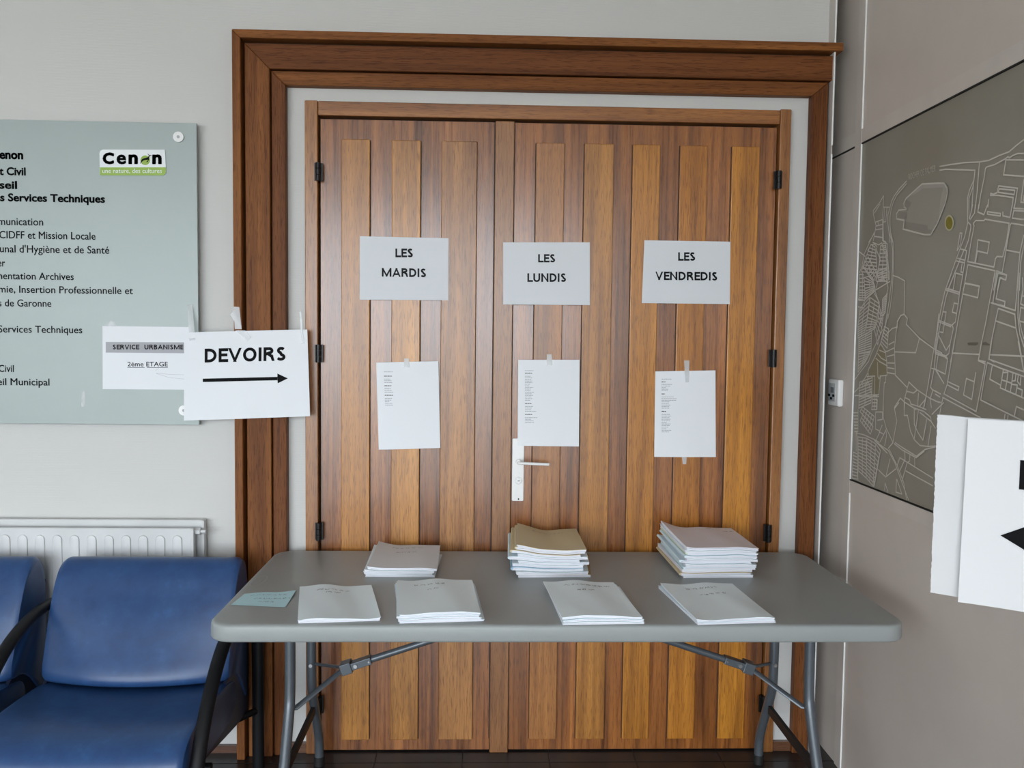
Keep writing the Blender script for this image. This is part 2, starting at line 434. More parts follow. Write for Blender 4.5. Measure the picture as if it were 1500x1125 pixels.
tp('inner_board', [(-.731, 2.367), (1.168, 2.367), (1.112, 2.320), (-.684, 2.320)], .016, yb, WTX, TB)
tp('inner_board', [(1.112, 0), (1.168, 0), (1.168, 2.367), (1.112, 2.320)], .016, yb, WTZ, TD)
tp('groove', [(-.826, 0), (-.817, 0), (-.817, 2.455), (-.826, 2.464)], .034, yb, M_groove, None, bev=0)
tp('groove', [(-.826, 2.464), (1.19, 2.464), (1.19, 2.452), (-.817, 2.452)], .034, yb, M_groove, None, bev=0)
tp('groove', [(-.736, 0), (-.730, 0), (-.730, 2.368), (-.736, 2.372)], .034, yb, M_groove, None, bev=0)
tp('groove', [(-.736, 2.372), (1.168, 2.372), (1.168, 2.366), (-.730, 2.366)], .034, yb, M_groove, None, bev=0)
tp('groove', [(1.168, 0), (1.1762, 0), (1.1762, 2.372), (1.168, 2.372)], .036, yb, M_groove, None, bev=0)

# door frame
fr = thing('trim_2', 'orange brown wood frame holding both door leaves', 'door frame', (-.6, 0, 0), kind='structure')
TF = (.38, .155, .036)
tp('jamb', [(-.622, 0), (-.578, 0), (-.578, DZ+.052), (-.622, DZ+.052)], .024, yb+.06, WZ, TF, fr)
tp('jamb', [(1.008, 0), (1.046, 0), (1.046, DZ+.054), (1.008, DZ+.054)], .024, yb+.06, WZ, (.36, .145, .036), fr)
tp('head', [(-.577, DZ+.003), (1.007, DZ+.003), (1.007, DZ+.051), (-.577, DZ+.051)], .026, yb+.06, WX, (.34, .13, .030), fr)
tp('shadow_gap', [(-.60, 0), (1.02, 0), (1.02, DZ+.01), (-.60, DZ+.01)], .075, yb+.06, M_dark, None, fr, 0)

# leaves
LY = .042                                          # face of the leaves
def leaf(n, label, x0, x1, tint=(0.296, 0.108, 0.027)):
    d = thing(n, label, 'door', (x0, LY, .004), kind='structure')
    o = obj('leaf', bx(x0, x1, LY, .072, .006, 2.216), WB, d, tint); o.location = -d.location
    return d
d1 = leaf('door_1', 'left door leaf of striped reddish wood with three raised planks', -.571, .024)
d2 = leaf('door_2', 'right wider door leaf with five raised planks and handle', .093, 1.002, (0.335, 0.118, 0.022))
def batten(d, x0, x1, tint, z0=.047, z1=2.148):
    o = obj('plank', bx(x0, x1, LY-.011, LY, z0, z1), WZ, d, tint, bevel=.0025); o.location = -d.location
    # the recessed joint line beside the plank
for x0, x1, c in ((-.500, -.402, (0.515, 0.219, 0.039)), (-.327, -.229, (0.566, 0.253, 0.051)), (-.157, -.036, (0.412, 0.180, 0.049))): batten(d1, x0, x1, c)
for x0, x1, c in ((.166, .264, (.40, .163, .040)), (.333, .435, (.47, .198, .034)), (.500, .595, (.50, .198, .022)), (.664, .760, (.47, .176, .018)), (.845, .941, (.54, .213, .020))): batten(d2, x0, x1, c)
o = obj('closing_strip', bx(.026, .091, LY-.013, LY+.004, .0, 2.218), WZ, d1, (0.320, 0.137, 0.043), bevel=.002); o.location = -d1.location
# thin dark joints each side of the planks
for d, L in ((d1, (-.500, -.402, -.327, -.229, -.157, -.036, .0245)), (d2, (.0925, .166, .264, .333, .435, .500, .595, .664, .760, .845, .941))):
    b = bmesh.new()
    for x in L:
            hw_ = .0026 if x in (-.402, -.229, .166, .333, .500, .664, .845, .0245) else .0012
            box(b, x-hw_, x+hw_, LY-.0006, LY+.001, .047, 2.148 if x not in (.0245, .0925) else 2.21)
    o = obj('joints', b, M_groove, d); o.location = -d.location
def hinge(d, x, z):
    b = bmesh.new()
    for k in range(3): tube(b, [(x, .016, z-.031+k*.021), (x, .016, z-.031+k*.021+.0195)], .0085, 12)
    box(b, x-.014, x+.014, .0235, .032, z-.03, z+.03)
    o = obj('hinge', b, M_hinge, d, smooth=True); o.location = -d.location
for z in (2.034, 1.417, .798, .178): hinge(d1, -.575, z); hinge(d2, 1.005, z)
# handle set
hs = obj('handle_plate', prism(bmesh.new(), [(x+.1165, .031, z+1.0165) for x, z in roundrect(.041, .221, .004, 3)], (0, .0105, 0)), M_handle, d2, bevel=.0015); hs.location = -d2.location
hy = .031
b = tube(bmesh.new(), [(.1165, hy, 1.047), (.1165, hy-.018, 1.047), (.1165, hy-.038, 1.047)], .009, 16)
tube(b, smoothpath([(.1165, hy-.030, 1.047), (.1165, hy-.045, 1.047), (.135, hy-.047, 1.0465), (.222, hy-.045, 1.043)], 2), [.0085]*2+[.0082]*3+[.0075]*3+[.007, .006, .005, .0045][:4] if False else .0072, 12, .7)
obj('lever', b, M_handle, hs, smooth=True)
c = at(759.5, 704, hy); c.y = hy
b = disc(bmesh.new(), c, (0, -1, 0), .0125, .004); obj('lock_cylinder', b, M_steel, hs, smooth=True)
b = disc(bmesh.new(), c+Vector((0, -.004, 0)), (0, -1, 0), .0075, .002); obj('lock_core', b, M_handle, hs)
b = box(bmesh.new(), c.x-.003, c.x+.005, hy-.0068, hy-.0062, c.z-.0012, c.z+.0012); obj('keyhole', b, M_black, hs)
c = at(759.5, 731, hy); b = disc(bmesh.new(), (c.x, hy, c.z), (0, -1, 0), .0028, .001, 10); obj('screw', b, M_black, hs)
c = at(755, 672, hy)

# ------------------------------------------------------------------ papers on the wall
def sheet(name, corners, y, mm, label, cat='paper sign', group=None, curl=.004, sag=0, nx=10, ny=8, yfun=None):
    """corners in picture order TL TR BR BL lying at depth y"""
    P4 = [at(px, py, y) for px, py in corners]; o3 = (P4[0]+P4[2])/2
    root = thing(name, label, cat, (o3.x, y, o3.z), group)
    b = bmesh.new(); g = []
    def pt(u, v):
        p = (P4[0]*(1-u)+P4[1]*u)*(1-v) + (P4[3]*(1-u)+P4[2]*u)*v
        q = p.copy(); q.y = y - (yfun(u, v) if yfun else curl*(math.sin(u*3.1)*.3 + v*v*(.6+.4*math.sin(u*5))))
        return q
    for layer in (0, .0006):
        g.append([[b.verts.new(pt(i/nx, j/ny)+Vector((0, layer, 0))) for i in range(nx+1)] for j in range(ny+1)])
    for j in range(ny):
        for i in range(nx):
            b.faces.new((g[0][j][i], g[0][j+1][i], g[0][j+1][i+1], g[0][j][i+1]))
            b.faces.new((g[1][j][i], g[1][j][i+1], g[1][j+1][i+1], g[1][j+1][i]))
    rim = [(0, i) for i in range(nx)] + [(j, nx) for j in range(ny)] + [(ny, i) for i in range(nx, 0, -1)] + [(j, 0) for j in range(ny, 0, -1)]
    for k in range(len(rim)):
        a, c = rim[k], rim[(k+1) % len(rim)]
        b.faces.new((g[0][a[0]][a[1]], g[0][c[0]][c[1]], g[1][c[0]][c[1]], g[1][a[0]][a[1]]))
    me_o = obj('sheet', b, mm, root, smooth=True); me_o.location = -root.location
    # inverse bilinear (nearly affine) so that print follows the curved sheet
    e1 = P4[1]-P4[0]; e2 = P4[3]-P4[0]
    det = e1.x*e2.z - e1.z*e2.x
    def on(p, lift=.0008):
        d = p-P4[0]; u = (d.x*e2.z - d.z*e2.x)/det; v = (e1.x*d.z - e1.z*d.x)/det
        q = Vector((p.x, pt(u, v).y - lift, p.z)); return q
    root['_'] = 0; del root['_']
    return root, on
def print_text(root, on, s, l, r, base_l, top_l, y, mm, bold=0, base_r=None, name='lettering'):
    a = at(l, base_l, y); b_ = at(r, base_r if base_r is not None else base_l, y); c = at(l, top_l, y)-a
    fn = caps if s.replace(' ', '').isalpha() and s.isupper() else text
    o = fn(name, s, lambda u, v: on(a+(b_-a)*u+c*v), mm, root, *(() if fn is caps else (bold,))); o.location = -root.location; return o
def tape(root, quad, y, y2=None, name='tape'):
    P4 = [at(px, py, y) for px, py in quad]
    b = bmesh.new()
    for k in range(4): P4[k].y = y if k < 2 else (y2 if y2 is not None else y)
    prism(b, P4, (0, -.0003, 0)); o = obj(name, b, M_tape, root); o.location = -root.location
    return o
SY = .030                                          # papers lie on the planks
MT = M_darkprint
r_, on = sheet('paper_sign', [(527, 346), (657, 349), (656.5, 440), (527, 439)], SY, M_paper_g, 'landscape white sheet reading LES MARDIS, taped high on the left door leaf', curl=.0015)
print_text(r_, on, 'LES', 579.3, 604.8, 377, 364.2, SY, MT, .022)
print_text(r_, on, 'MARDIS', 559.4, 624.1, 405.2, 392.5, SY, MT, .022, 406.2)
SY = .0265
r_, on = sheet('paper_sign', [(737, 355), (864, 355), (864, 447), (737, 446)], SY, M_paper_g, 'landscape white sheet reading LES LUNDIS, taped above the door handle', curl=.0015)
print_text(r_, on, 'LES', 788.3, 813.2, 384.4, 372.4, SY, MT, .022)
print_text(r_, on, 'LUNDIS', 772.5, 829.1, 413, 400.4, SY, MT, .022)
SY = .030
r_, on = sheet('paper_sign', [(944, 352), (1070, 354), (1069, 445.5), (940, 444)], SY, M_paper_g, 'landscape white sheet reading LES VENDREDIS, taped on the right of the door', curl=.002)
print_text(r_, on, 'LES', 993.3, 1018.2, 382, 369.6, SY, M_black, .025)
print_text(r_, on, 'VENDREDIS', 960, 1050.6, 410.2, 397.8, SY, M_black, .025, 411)

def listing(root, on, x, rows, sc_, off, y, slant=0):
    rnd = random.Random(7); b = bmesh.new(); b2 = bmesh.new()
    for (yy, wd, bold) in rows:
        x0 = off[0] + (x + slant*yy)/sc_; py = off[1] + yy/sc_; end = x0 + wd/sc_
        cx = x0
        while cx < end-.3:
            ln = min(rnd.uniform(1.4, 4.5), end-cx)
            bb = b2 if bold else b; h = .55 if bold else .33
            q = [on(at(px, pyy, y), .0007) for px, pyy in ((cx, py-h), (cx+ln, py-h), (cx+ln, py+h), (cx, py+h))]
            bb.faces.new([bb.verts.new(p) for p in q]); cx += ln + .5
    for n_, bb, mm in (('small_print', b, M_lgrey), ('heading_print', b2, M_darkprint)):
        o = obj(n_, bb, mm, root); o.location = -root.location; o['kind'] = 'stuff'
rn = random.Random(3)
r_, on = sheet('paper_list', [(551, 531), (642, 529), (645, 656), (555, 658.5)], SY, M_paper, 'portrait name list with the fewest lines, taped below the LES MARDIS sheet', 'paper list', curl=.006)
listing(r_, on, 190, [(127, 112, 0), (181, 100, 1), (219, 78, 0), (240, 92, 0), (262, 105, 0), (303, 90, 1), (341, 86, 0), (362, 95, 0), (384, 110, 0), (423, 112, 1), (462, 95, 0), (485, 80, 0), (505, 55, 0), (524, 95, 0), (547, 103, 0)], 8.65, (540, 530), SY, .035)
tape(r_, [(592, 525), (599, 525), (600, 538), (592, 538)], SY-.004)
r_, on = sheet('paper_list', [(759, 527), (849, 527), (848, 654), (758, 652.5)], SY-.003, M_paper, 'portrait name list hanging over the top of the white handle plate', 'paper list', curl=.006)
listing(r_, on, 153, [(184, 100, 0), (214, 88, 1)] + [(250+18.8*i, rn.uniform(55, 105), 0) for i in range(16)] + [(569, 75, 1), (605, 95, 0), (624, 80, 0), (643, 72, 0), (662, 130, 0), (698, 84, 1), (736, 142, 0), (755, 72, 0), (774, 100, 0), (792, 106, 0)], 8.036, (750, 520), SY-.003)
tape(r_, [(801, 519), (808, 519), (809, 535), (801, 535)], SY-.007)
r_, on = sheet('paper_list', [(960, 544), (1048, 542.5), (1048.5, 669.5), (958, 669)], SY, M_paper, 'portrait name list taped below the LES VENDREDIS sheet', 'paper list', curl=.005)
listing(r_, on, 133, [(248, 103, 0), (277, 42, 1), (303, 108, 0), (320, 95, 0), (336, 50, 0), (352, 68, 0), (368, 63, 0), (401, 35, 1), (432, 125, 0), (449, 160, 0), (466, 150, 0), (482, 85, 0), (498, 75, 0), (515, 90, 0), (531, 78, 0), (547, 83, 0), (580, 45, 1)] + [(612+16.3*i, rn.uniform(50, 105), 0) for i in range(12)], 7.03, (950, 520), SY)
tape(r_, [(1002, 528), (1010, 528), (1009, 560), (1004, 560)], SY-.005)
tape(r_, [(999, 668), (1006, 668), (1005, 680), (1000, 680)], SY-.003)

# ------------------------------------------------------------------ glass directory sign
GY = .016
tl = at(287, 180.5, GY); brc = at(291.7, 622.5, GY)
gx1 = (tl.x+brc.x)/2+.001; gx0 = gx1-1.35; gz1 = tl.z; gz0 = brc.z
gs = thing('directory_sign', 'large frosted green glass directory board on the left wall', 'sign', (gx1, GY, gz0))
o = obj('glass_sheet', bx(gx0, gx1, GY, GY+.008, gz0, gz1), M_glass, gs, bevel=.001); o.location = -gs.location
for px, py in ((262, 201), (270, 601)):
    c = at(px, py, GY)
    for k, xx in enumerate((c.x, gx0+(gx1-c.x))):
        b = disc(bmesh.new(), (xx, YW, c.z), (0, -1, 0), .010, YW-GY+.002)
        disc(b, (xx, GY, c.z), (0, -1, 0), .0175, .006, 28)
        so = obj('standoff', b, M_steel if 0 else M_handle, gs, smooth=True); so.location = -gs.location
        so2 = obj('screw', disc(bmesh.new(), (xx, GY-.006, c.z), (0, -1, 0), .005, .001, 12), M_bar, so)
TY = GY-.0008
def sign_line(full, vis, right, base, cap, left, bold):
    a = at(right, base, TY); a2 = at(left, base, TY); H = cap/418.
    vs, _ = text_raw(full, bold); vv, _ = text_raw(vis, bold)
    wf = max(v.x for v in vs)-min(v.x for v in vs); wv_ = max(v.x for v in vv)-min(v.x for v in vv)
    wid = (a.x-a2.x)*wf/wv_
    o = text('lettering', full, lambda u, v: Vector((a.x-wid*(1-u), TY, a.z+v*H)), M_black, gs, bold); o.location = -gs.location
B_ = .042; R_ = .010
for a in (('Cenon', 'enon', 34.1, 233.6, 13, -1, B_), ('Etat Civil', 't Civil', 37.8, 257.2, 11.3, -1, .036), ('Conseil', 'seil', 25.2, 277, 11.3, -1, .036),
          ('des Services Techniques', 'Services Techniques', 154, 297.3, 11.3, 11.7, .036),
          ('Communication', 'munication', 63.4, 330.5, 10.4, -2.5, R_), ('CIDFF et Mission Locale', 'CIDFF et Mission Locale', 140, 351.2, 10.4, -1, R_),
          ("Communal d'Hygiène et de Santé", "d'Hygiène et de Santé", 160.2, 371.8, 10.4, 28.5, R_), ('er', 'er', 7.5, 390.5, 10.4, -3, R_),
          ('Documentation Archives', 'Archives', 108.2, 410.4, 10, 57, R_), ('Economie, Insertion Professionnelle et', 'Insertion Professionnelle et', 194.8, 431, 10, 28.2, R_),
          ('s de Garonne', 'Garonne', 75.3, 449.6, 10, 25.2, R_), ('Services Techniques', 'Services Techniques', 120.6, 488.3, 10, -2.5, R_),
          ('Etat Civil', 'Civil', 20.3, 545, 10, -2, R_), ('Conseil Municipal', 'Municipal', 72.6, 564.8, 10, 15.5, R_)):
    sign_line(*a)
# town badge on the glass
by = GY-.0035
def q_(cx, cy, sx_=1, y=by): p = at(130+cx/11.54, 210+cy/11.54, y); p.y = y; return p
def arc(cx, cy, r, a0, a1, n=8): return [(cx+r*math.cos(math.radians(a0+(a1-a0)*k/n)), cy+r*math.sin(math.radians(a0+(a1-a0)*k/n))) for k in range(n+1)]
out = arc(250, 175, 70, 180, 270) + [(1285, 107), (1290, 175), (1305, 420)] + arc(1235, 475, 68, 0, 90) + [(190, 540)]
b = bmesh.new(); prism(b, [q_(*p) for p in out], (0, .0035, 0))
bdg = obj('badge', b, M_white_print, gs); bdg.location = -gs.location
def flat(name, pts, mm, par, y):
    b = bmesh.new(); b.faces.new([b.verts.new(q_(x, yy, 1, y)) for x, yy in pts]); return obj(name, b, mm, par)
flat('green_band', [(190, 405), (1304, 405)] + arc(1235, 475, 68, 0, 90) + [(190, 540)], M_green, bdg, by-.0005)
flat('green_disc', arc(955, 285, 82, 0, 360, 24)[:-1], M_green, bdg, by-.0005)
def btext(s, l, r, base, top, mm, bold):
    a = q_(l, base, 1, by-.001); b_ = q_(r, base, 1, by-.001); c = q_(l, top, 1, by-.001)-a
    text('lettering', s, line_map(a, b_, c), mm, bdg, bold)
btext('C', 232, 428, 352, 155, M_black, .055); btext('e', 468, 632, 352, 118, M_black, .032)
btext('n', 670, 832, 352, 118, M_black, .045); btext('n', 1072, 1235, 352, 118, M_black, .045)
btext('une nature, des cultures', 230, 1235, 500, 425, M_white_print, .0)
b = bmesh.new()
for pts in ([(868, 350), (880, 300), (905, 262), (960, 245), (1000, 232), (1020, 205), (1032, 212), (1020, 250), (1010, 275), (960, 282), (925, 290), (895, 315)],
            [(1005, 262), (1022, 262), (1000, 312), (978, 318), (975, 308), (992, 300)], [(1010, 218), (1018, 200), (1060, 196), (1058, 206), (1030, 212)],
            [(1018, 205), (992, 180), (998, 176), (1026, 198)]):
    b.faces.new([b.verts.new(q_(x, yy, 1, by-.0012)) for x, yy in pts])
obj('deer_emblem', b, M_black, bdg)
# old tape remnants on the glass
for q in ([(120, 574), (125, 574), (124, 596), (119, 596)], [(160, 472), (165, 469), (170, 478), (156, 478)]): tape(gs, q, GY-.0003)

# paper on the glass
UY = GY-.003
r_, on = sheet('paper_sign', [(150, 477.5), (281.5, 479), (282, 571), (150.5, 570)], UY, M_paper, 'white sheet reading SERVICE URBANISME on the glass board, half behind the arrow poster', curl=.001)
b = bmesh.new(); b.faces.new([b.verts.new(on(at(x, y, UY), .0006)) for x, y in ((155, 501), (278, 501.5), (278, 517.5), (155, 516.5))]); o = obj('grey_bar', b, M_bar, r_); o.location = -r_.location
print_text(r_, on, 'SERVICE  URBANISME', 165.2, 268.5, 511.8, 504.8, UY, M_black, .02)
print_text(r_, on, '2éme ETAGE', 187, 246, 536.6, 530, UY, M_black, .008)
b = bmesh.new()
for q in (((187, 538.4), (212, 538.4)), ((215.5, 538.4), (246, 538.4))):
    ribbon(b, [on(at(x, y, UY), .0008) for x, y in q], .0014, (0, -1, 0))
o = obj('underline', b, M_black, r_); o.location = -r_.location
b = bmesh.new()
for q in (((229, 546.5), (250, 548.5), (272, 549)), ((229, 547), (248, 553), (272, 555.5)), ((228, 543), (233, 539))):
    ribbon(b, [on(at(x, y, UY), .0008) for x, y in q], .0007, (0, -1, 0))
o = obj('crease', b, M_bar, r_); o.location = -r_.location

# DEVOIRS poster: rests on the glass, reaches across the door surround
DY = -.0185
def yf(u, v): return .003*math.sin(u*math.pi) * v + .004*v*v + (.0035*math.exp(-((u-.47)/.05)**2)*max(0, v-.5)*2)
r_, on = sheet('arrow_poster', [(269.5, 487), (450, 482.5), (454.5, 609.5), (270, 616)], DY, M_paper, 'large white poster reading DEVOIRS over an arrow pointing right, across the door surround', yfun=yf, nx=24)
print_text(r_, on, 'DEVOIRS', 300, 418.4, 531.1, 510.8, DY, M_black, .024, 528.2)
b = bmesh.new()
for k in range(12):
    xa, xb = 297.5+109.3*k/12, 297.5+109.3*(k+1)/12; f_ = lambda x: 554.6-(x-297.5)*.0238
    b.faces.new([b.verts.new(on(at(x, y, DY), .0014)) for x, y in ((xa, f_(xa)), (xb, f_(xb)), (xb, f_(xb)+4.9), (xa, f_(xa)+4.9))])
b.faces.new([b.verts.new(on(at(x, y, DY), .0014)) for x, y in ((406.6, 547), (422, 554.2), (407.2, 561.4))])
o = obj('arrow', b, M_black, r_); o.location = -r_.location
tape(r_, [(274, 447), (282, 446), (291, 498), (283, 499)], GY-.001, DY-.002)
tape(r_, [(342, 449), (350.5, 450), (354, 482), (344, 482)], DY-.001)
tape(r_, [(345, 484), (359, 484), (368, 494), (363, 500)], DY-.004); tape(r_, [(337, 460), (342, 456), (354, 478), (350, 482)], DY-.002)
tape(r_, [(438.5, 456), (441, 457), (445.5, 503), (441.5, 503.5)], DY-.002)

# ------------------------------------------------------------------ radiator
RZ0 = .14
ra = thing('radiator', 'white ribbed panel radiator on the wall behind the blue chairs', 'radiator', (-1.9, YW, RZ0))
def rp(n, b, mm=M_rad, **k): o = obj(n, b, mm, ra, **k); o.location = -ra.location; return o
rp('rear_panel', bx(-2.7, -.970, .012, .030, RZ0, .838), bevel=.004)
rp('front_panel', bx(-2.7, -.990, -.030, -.016, RZ0, .818), bevel=.004)
rp('side_flange', bx(-.999, -.988, -.034, -.012, RZ0, .816), bevel=.002)
rp('rear_flange', bx(-.975, -.966, .008, .034, RZ0, .836), bevel=.002)
b = bmesh.new()
for i in range(40): box(b, -2.68+i*.042, -2.677+i*.042, -.016, .012, RZ0+.03, .79)
o = rp('convector_fins', b); o['kind'] = 'stuff'
rp('bracket', bx(-1.5, -1.46, .03, YW-.001, .3, .7))
fm = None
for i in range(29):
    c0 = at(260-24.4*0, 800, -.030).x; x = c0 - .0575*i
    if fm is None:
        pts = [(-.0165, RZ0+.05), (.0165, RZ0+.05)] + [(.0165*math.cos(math.radians(a)), .778+.0165*math.sin(math.radians(a))) for a in range(0, 181, 20)]
        b = bmesh.new(); prism(b, [(p[0], -.0345, p[1]) for p in pts], (0, .006, 0))
        o = obj('rib', b, M_rad, ra, bevel=.003, seg=2, smooth=True); fm = o.data
    else: o = D.objects.new('rib', fm); COL.objects.link(o); o.parent = ra
    o.location = (x+1.9, -YW, -RZ0)
b = tube(bmesh.new(), [(-.990, -.008, .803), (-.972, -.008, .803)], .012, 6); tube(b, [(-.974, -.008, .803), (-.955, -.008, .803)], .0065, 12)
rp('bleed_valve', b)

# ------------------------------------------------------------------ folding table
TX, TYf, TW, TD_, TZ = .2041, -.7676, 1.83, .76, .74
tb = thing('folding_table', 'long grey plastic folding table standing in front of the wooden door', 'table', (TX, TYf+TD_/2, 0))
def tpart(n, b, mm, **k): o = obj(n, b, mm, tb, **k); o.location = -tb.location; return o
cx, cy = TX, TYf+TD_/2
def loft(bm, rings):
    R = [[bm.verts.new(p) for p in r] for r in rings]; n = len(R[0])
    for a, b_ in zip(R, R[1:]):
        for k in range(n): bm.faces.new((a[k], a[(k+1) % n], b_[(k+1) % n], b_[k]))
    bm.faces.new(R[0][::-1]); bm.faces.new(R[-1])
b = bmesh.new(); rings = []
for z, ins, in ((TZ-.047, .008), (TZ-.045, .003), (TZ-.040, .0), (TZ-.010, .0008), (TZ-.005, .002), (TZ-.002, .005), (TZ-.0005, .010), (TZ, .016)):
    rings.append([(cx+x, cy+y, z) for x, y in roundrect(TW-2*ins, TD_-2*ins, .062-ins*.5, 10)])
loft(b, rings); tpart('tabletop', b, M_tabletop, smooth=True)
# embossed oval mark near the left edge, and a slot mark near the right edge
b = bmesh.new(); ec = atz(379, 851)
def oval(cx_, cy_, a, c, rot, wd):
    pts = [Vector((cx_+a*math.cos(t_)*math.cos(rot)-c*math.sin(t_)*math.sin(rot), cy_+a*math.cos(t_)*math.sin(rot)+c*math.sin(t_)*math.cos(rot), TZ+.0004)) for t_ in [k*math.pi/12 for k in range(24)]]
    ribbon(b, pts, wd, (0, 0, 1), True)
oval(ec.x, ec.y, .055, .018, math.radians(86), .0022)
for k in range(5): ribbon(b, [(ec.x-.007, ec.y-.035+k*.016, TZ+.0004), (ec.x+.007, ec.y-.028+k*.016, TZ+.0004)], .0018, (0, 0, 1))
M_emb = mat('pale_emboss', (.42, .44, .43), .4); tpart('embossed_mark', b, M_emb)['kind'] = 'stuff'; b = bmesh.new()
e2 = atz(1235, 852); oval(e2.x, e2.y, .055, .012, math.radians(92), .0018)
tpart('embossed_slot', b, M_emb)['kind'] = 'stuff'
LR = .0155
for s, X in ((-1, cx-.765), (1, cx+.765)):
    yf_, yr = -.475, -.175
    frontp = smoothpath([(X, yf_, TZ-.045), (X, yf_, .44), (X, yf_-.015, .38), (X, -.62, .12), (X, -.645, .06), (X, -.645, .02)], 3)
    rearp = smoothpath([(X, yr, TZ-.045), (X, yr, .36), (X, yr+.012, .30), (X, -.058, .11), (X, -.050, .07), (X, -.050, .02)], 3)
    L1 = tpart('leg', tube(bmesh.new(), frontp, LR, 16), M_leg, smooth=True)
    L2 = tpart('leg', tube(bmesh.new(), rearp, LR, 16), M_leg, smooth=True)
    obj('rubber_foot', tube(bmesh.new(), [(X, -.645, 0), (X, -.645, .03)], LR+.003, 16), M_rubber, L1, smooth=True)
    obj('rubber_foot', tube(bmesh.new(), [(X, -.050, 0), (X, -.050, .03)], LR+.003, 16), M_rubber, L2, smooth=True)
    # dark crossbar between the legs of a pair
    tpart('crossbar', box(bmesh.new(), X-.006, X+.006, -.57, -.15, .222, .250), M_rubber)
    # Y brace
    apex = Vector((X-s*.138, -.345, .460)); top = Vector((X-s*.755, -.345, .663))
    tpart('brace_strut', tube(bmesh.new(), [apex+(top-apex)*.13, top], .0105, 14), M_leg, smooth=True)
    dirv = (top-apex).normalized()
    b = bmesh.new(); up = Vector((0, 1, 0)); sd = dirv.cross(up)
    q0, q1 = apex+dirv*.0, apex+dirv*.085
    for (a, c, wv_, hh) in ((q0-dirv*.012, q0+dirv*.022, .021, .017), (q0+dirv*.02, q1, .017, .011)):
        prism(b, [a+up*wv_+sd*hh, a-up*wv_+sd*hh, a-up*wv_-sd*hh, a+up*wv_-sd*hh], c-a)
    lk = tpart('brace_lock', b, M_leg, bevel=.002)
    obj('rivet', disc(bmesh.new(), apex+dirv*.035-up*.017, (0, -1, 0), .006, .004, 12), M_steel, lk, smooth=True)
    obj('rivet', disc(bmesh.new(), apex+dirv*.078-up*.017, (0, -1, 0), .003, .003, 10), M_steel, lk, smooth=True)
    for ye, ze in ((yf_, .392), (yr, .404)):
        tpart('brace_arm', tube(bmesh.new(), [apex, Vector((X-s*.016, ye, ze)), Vector((X, ye, ze))], .009, 10, .6), M_leg, smooth=True)
    obj('rivet', disc(bmesh.new(), (X, yf_-LR*.6, .385), (0, -1, 0), .007, .008, 12), M_steel, L1, smooth=True)
    obj('rivet', disc(bmesh.new(), (X, yr-LR*.6, .404), (0, -1, 0), .006, .008, 12), M_steel, L2, smooth=True)
    tpart('top_crossbar', tube(bmesh.new(), [(X, yf_-.05, TZ-.058), (X, yr+.05, TZ-.058)], .012, 12), M_leg, smooth=True)
tpart('centre_rail', tube(bmesh.new(), [(cx-.40, -.345, TZ-.057), (cx+.40, -.345, TZ-.057)], .011, 12), M_leg, smooth=True)

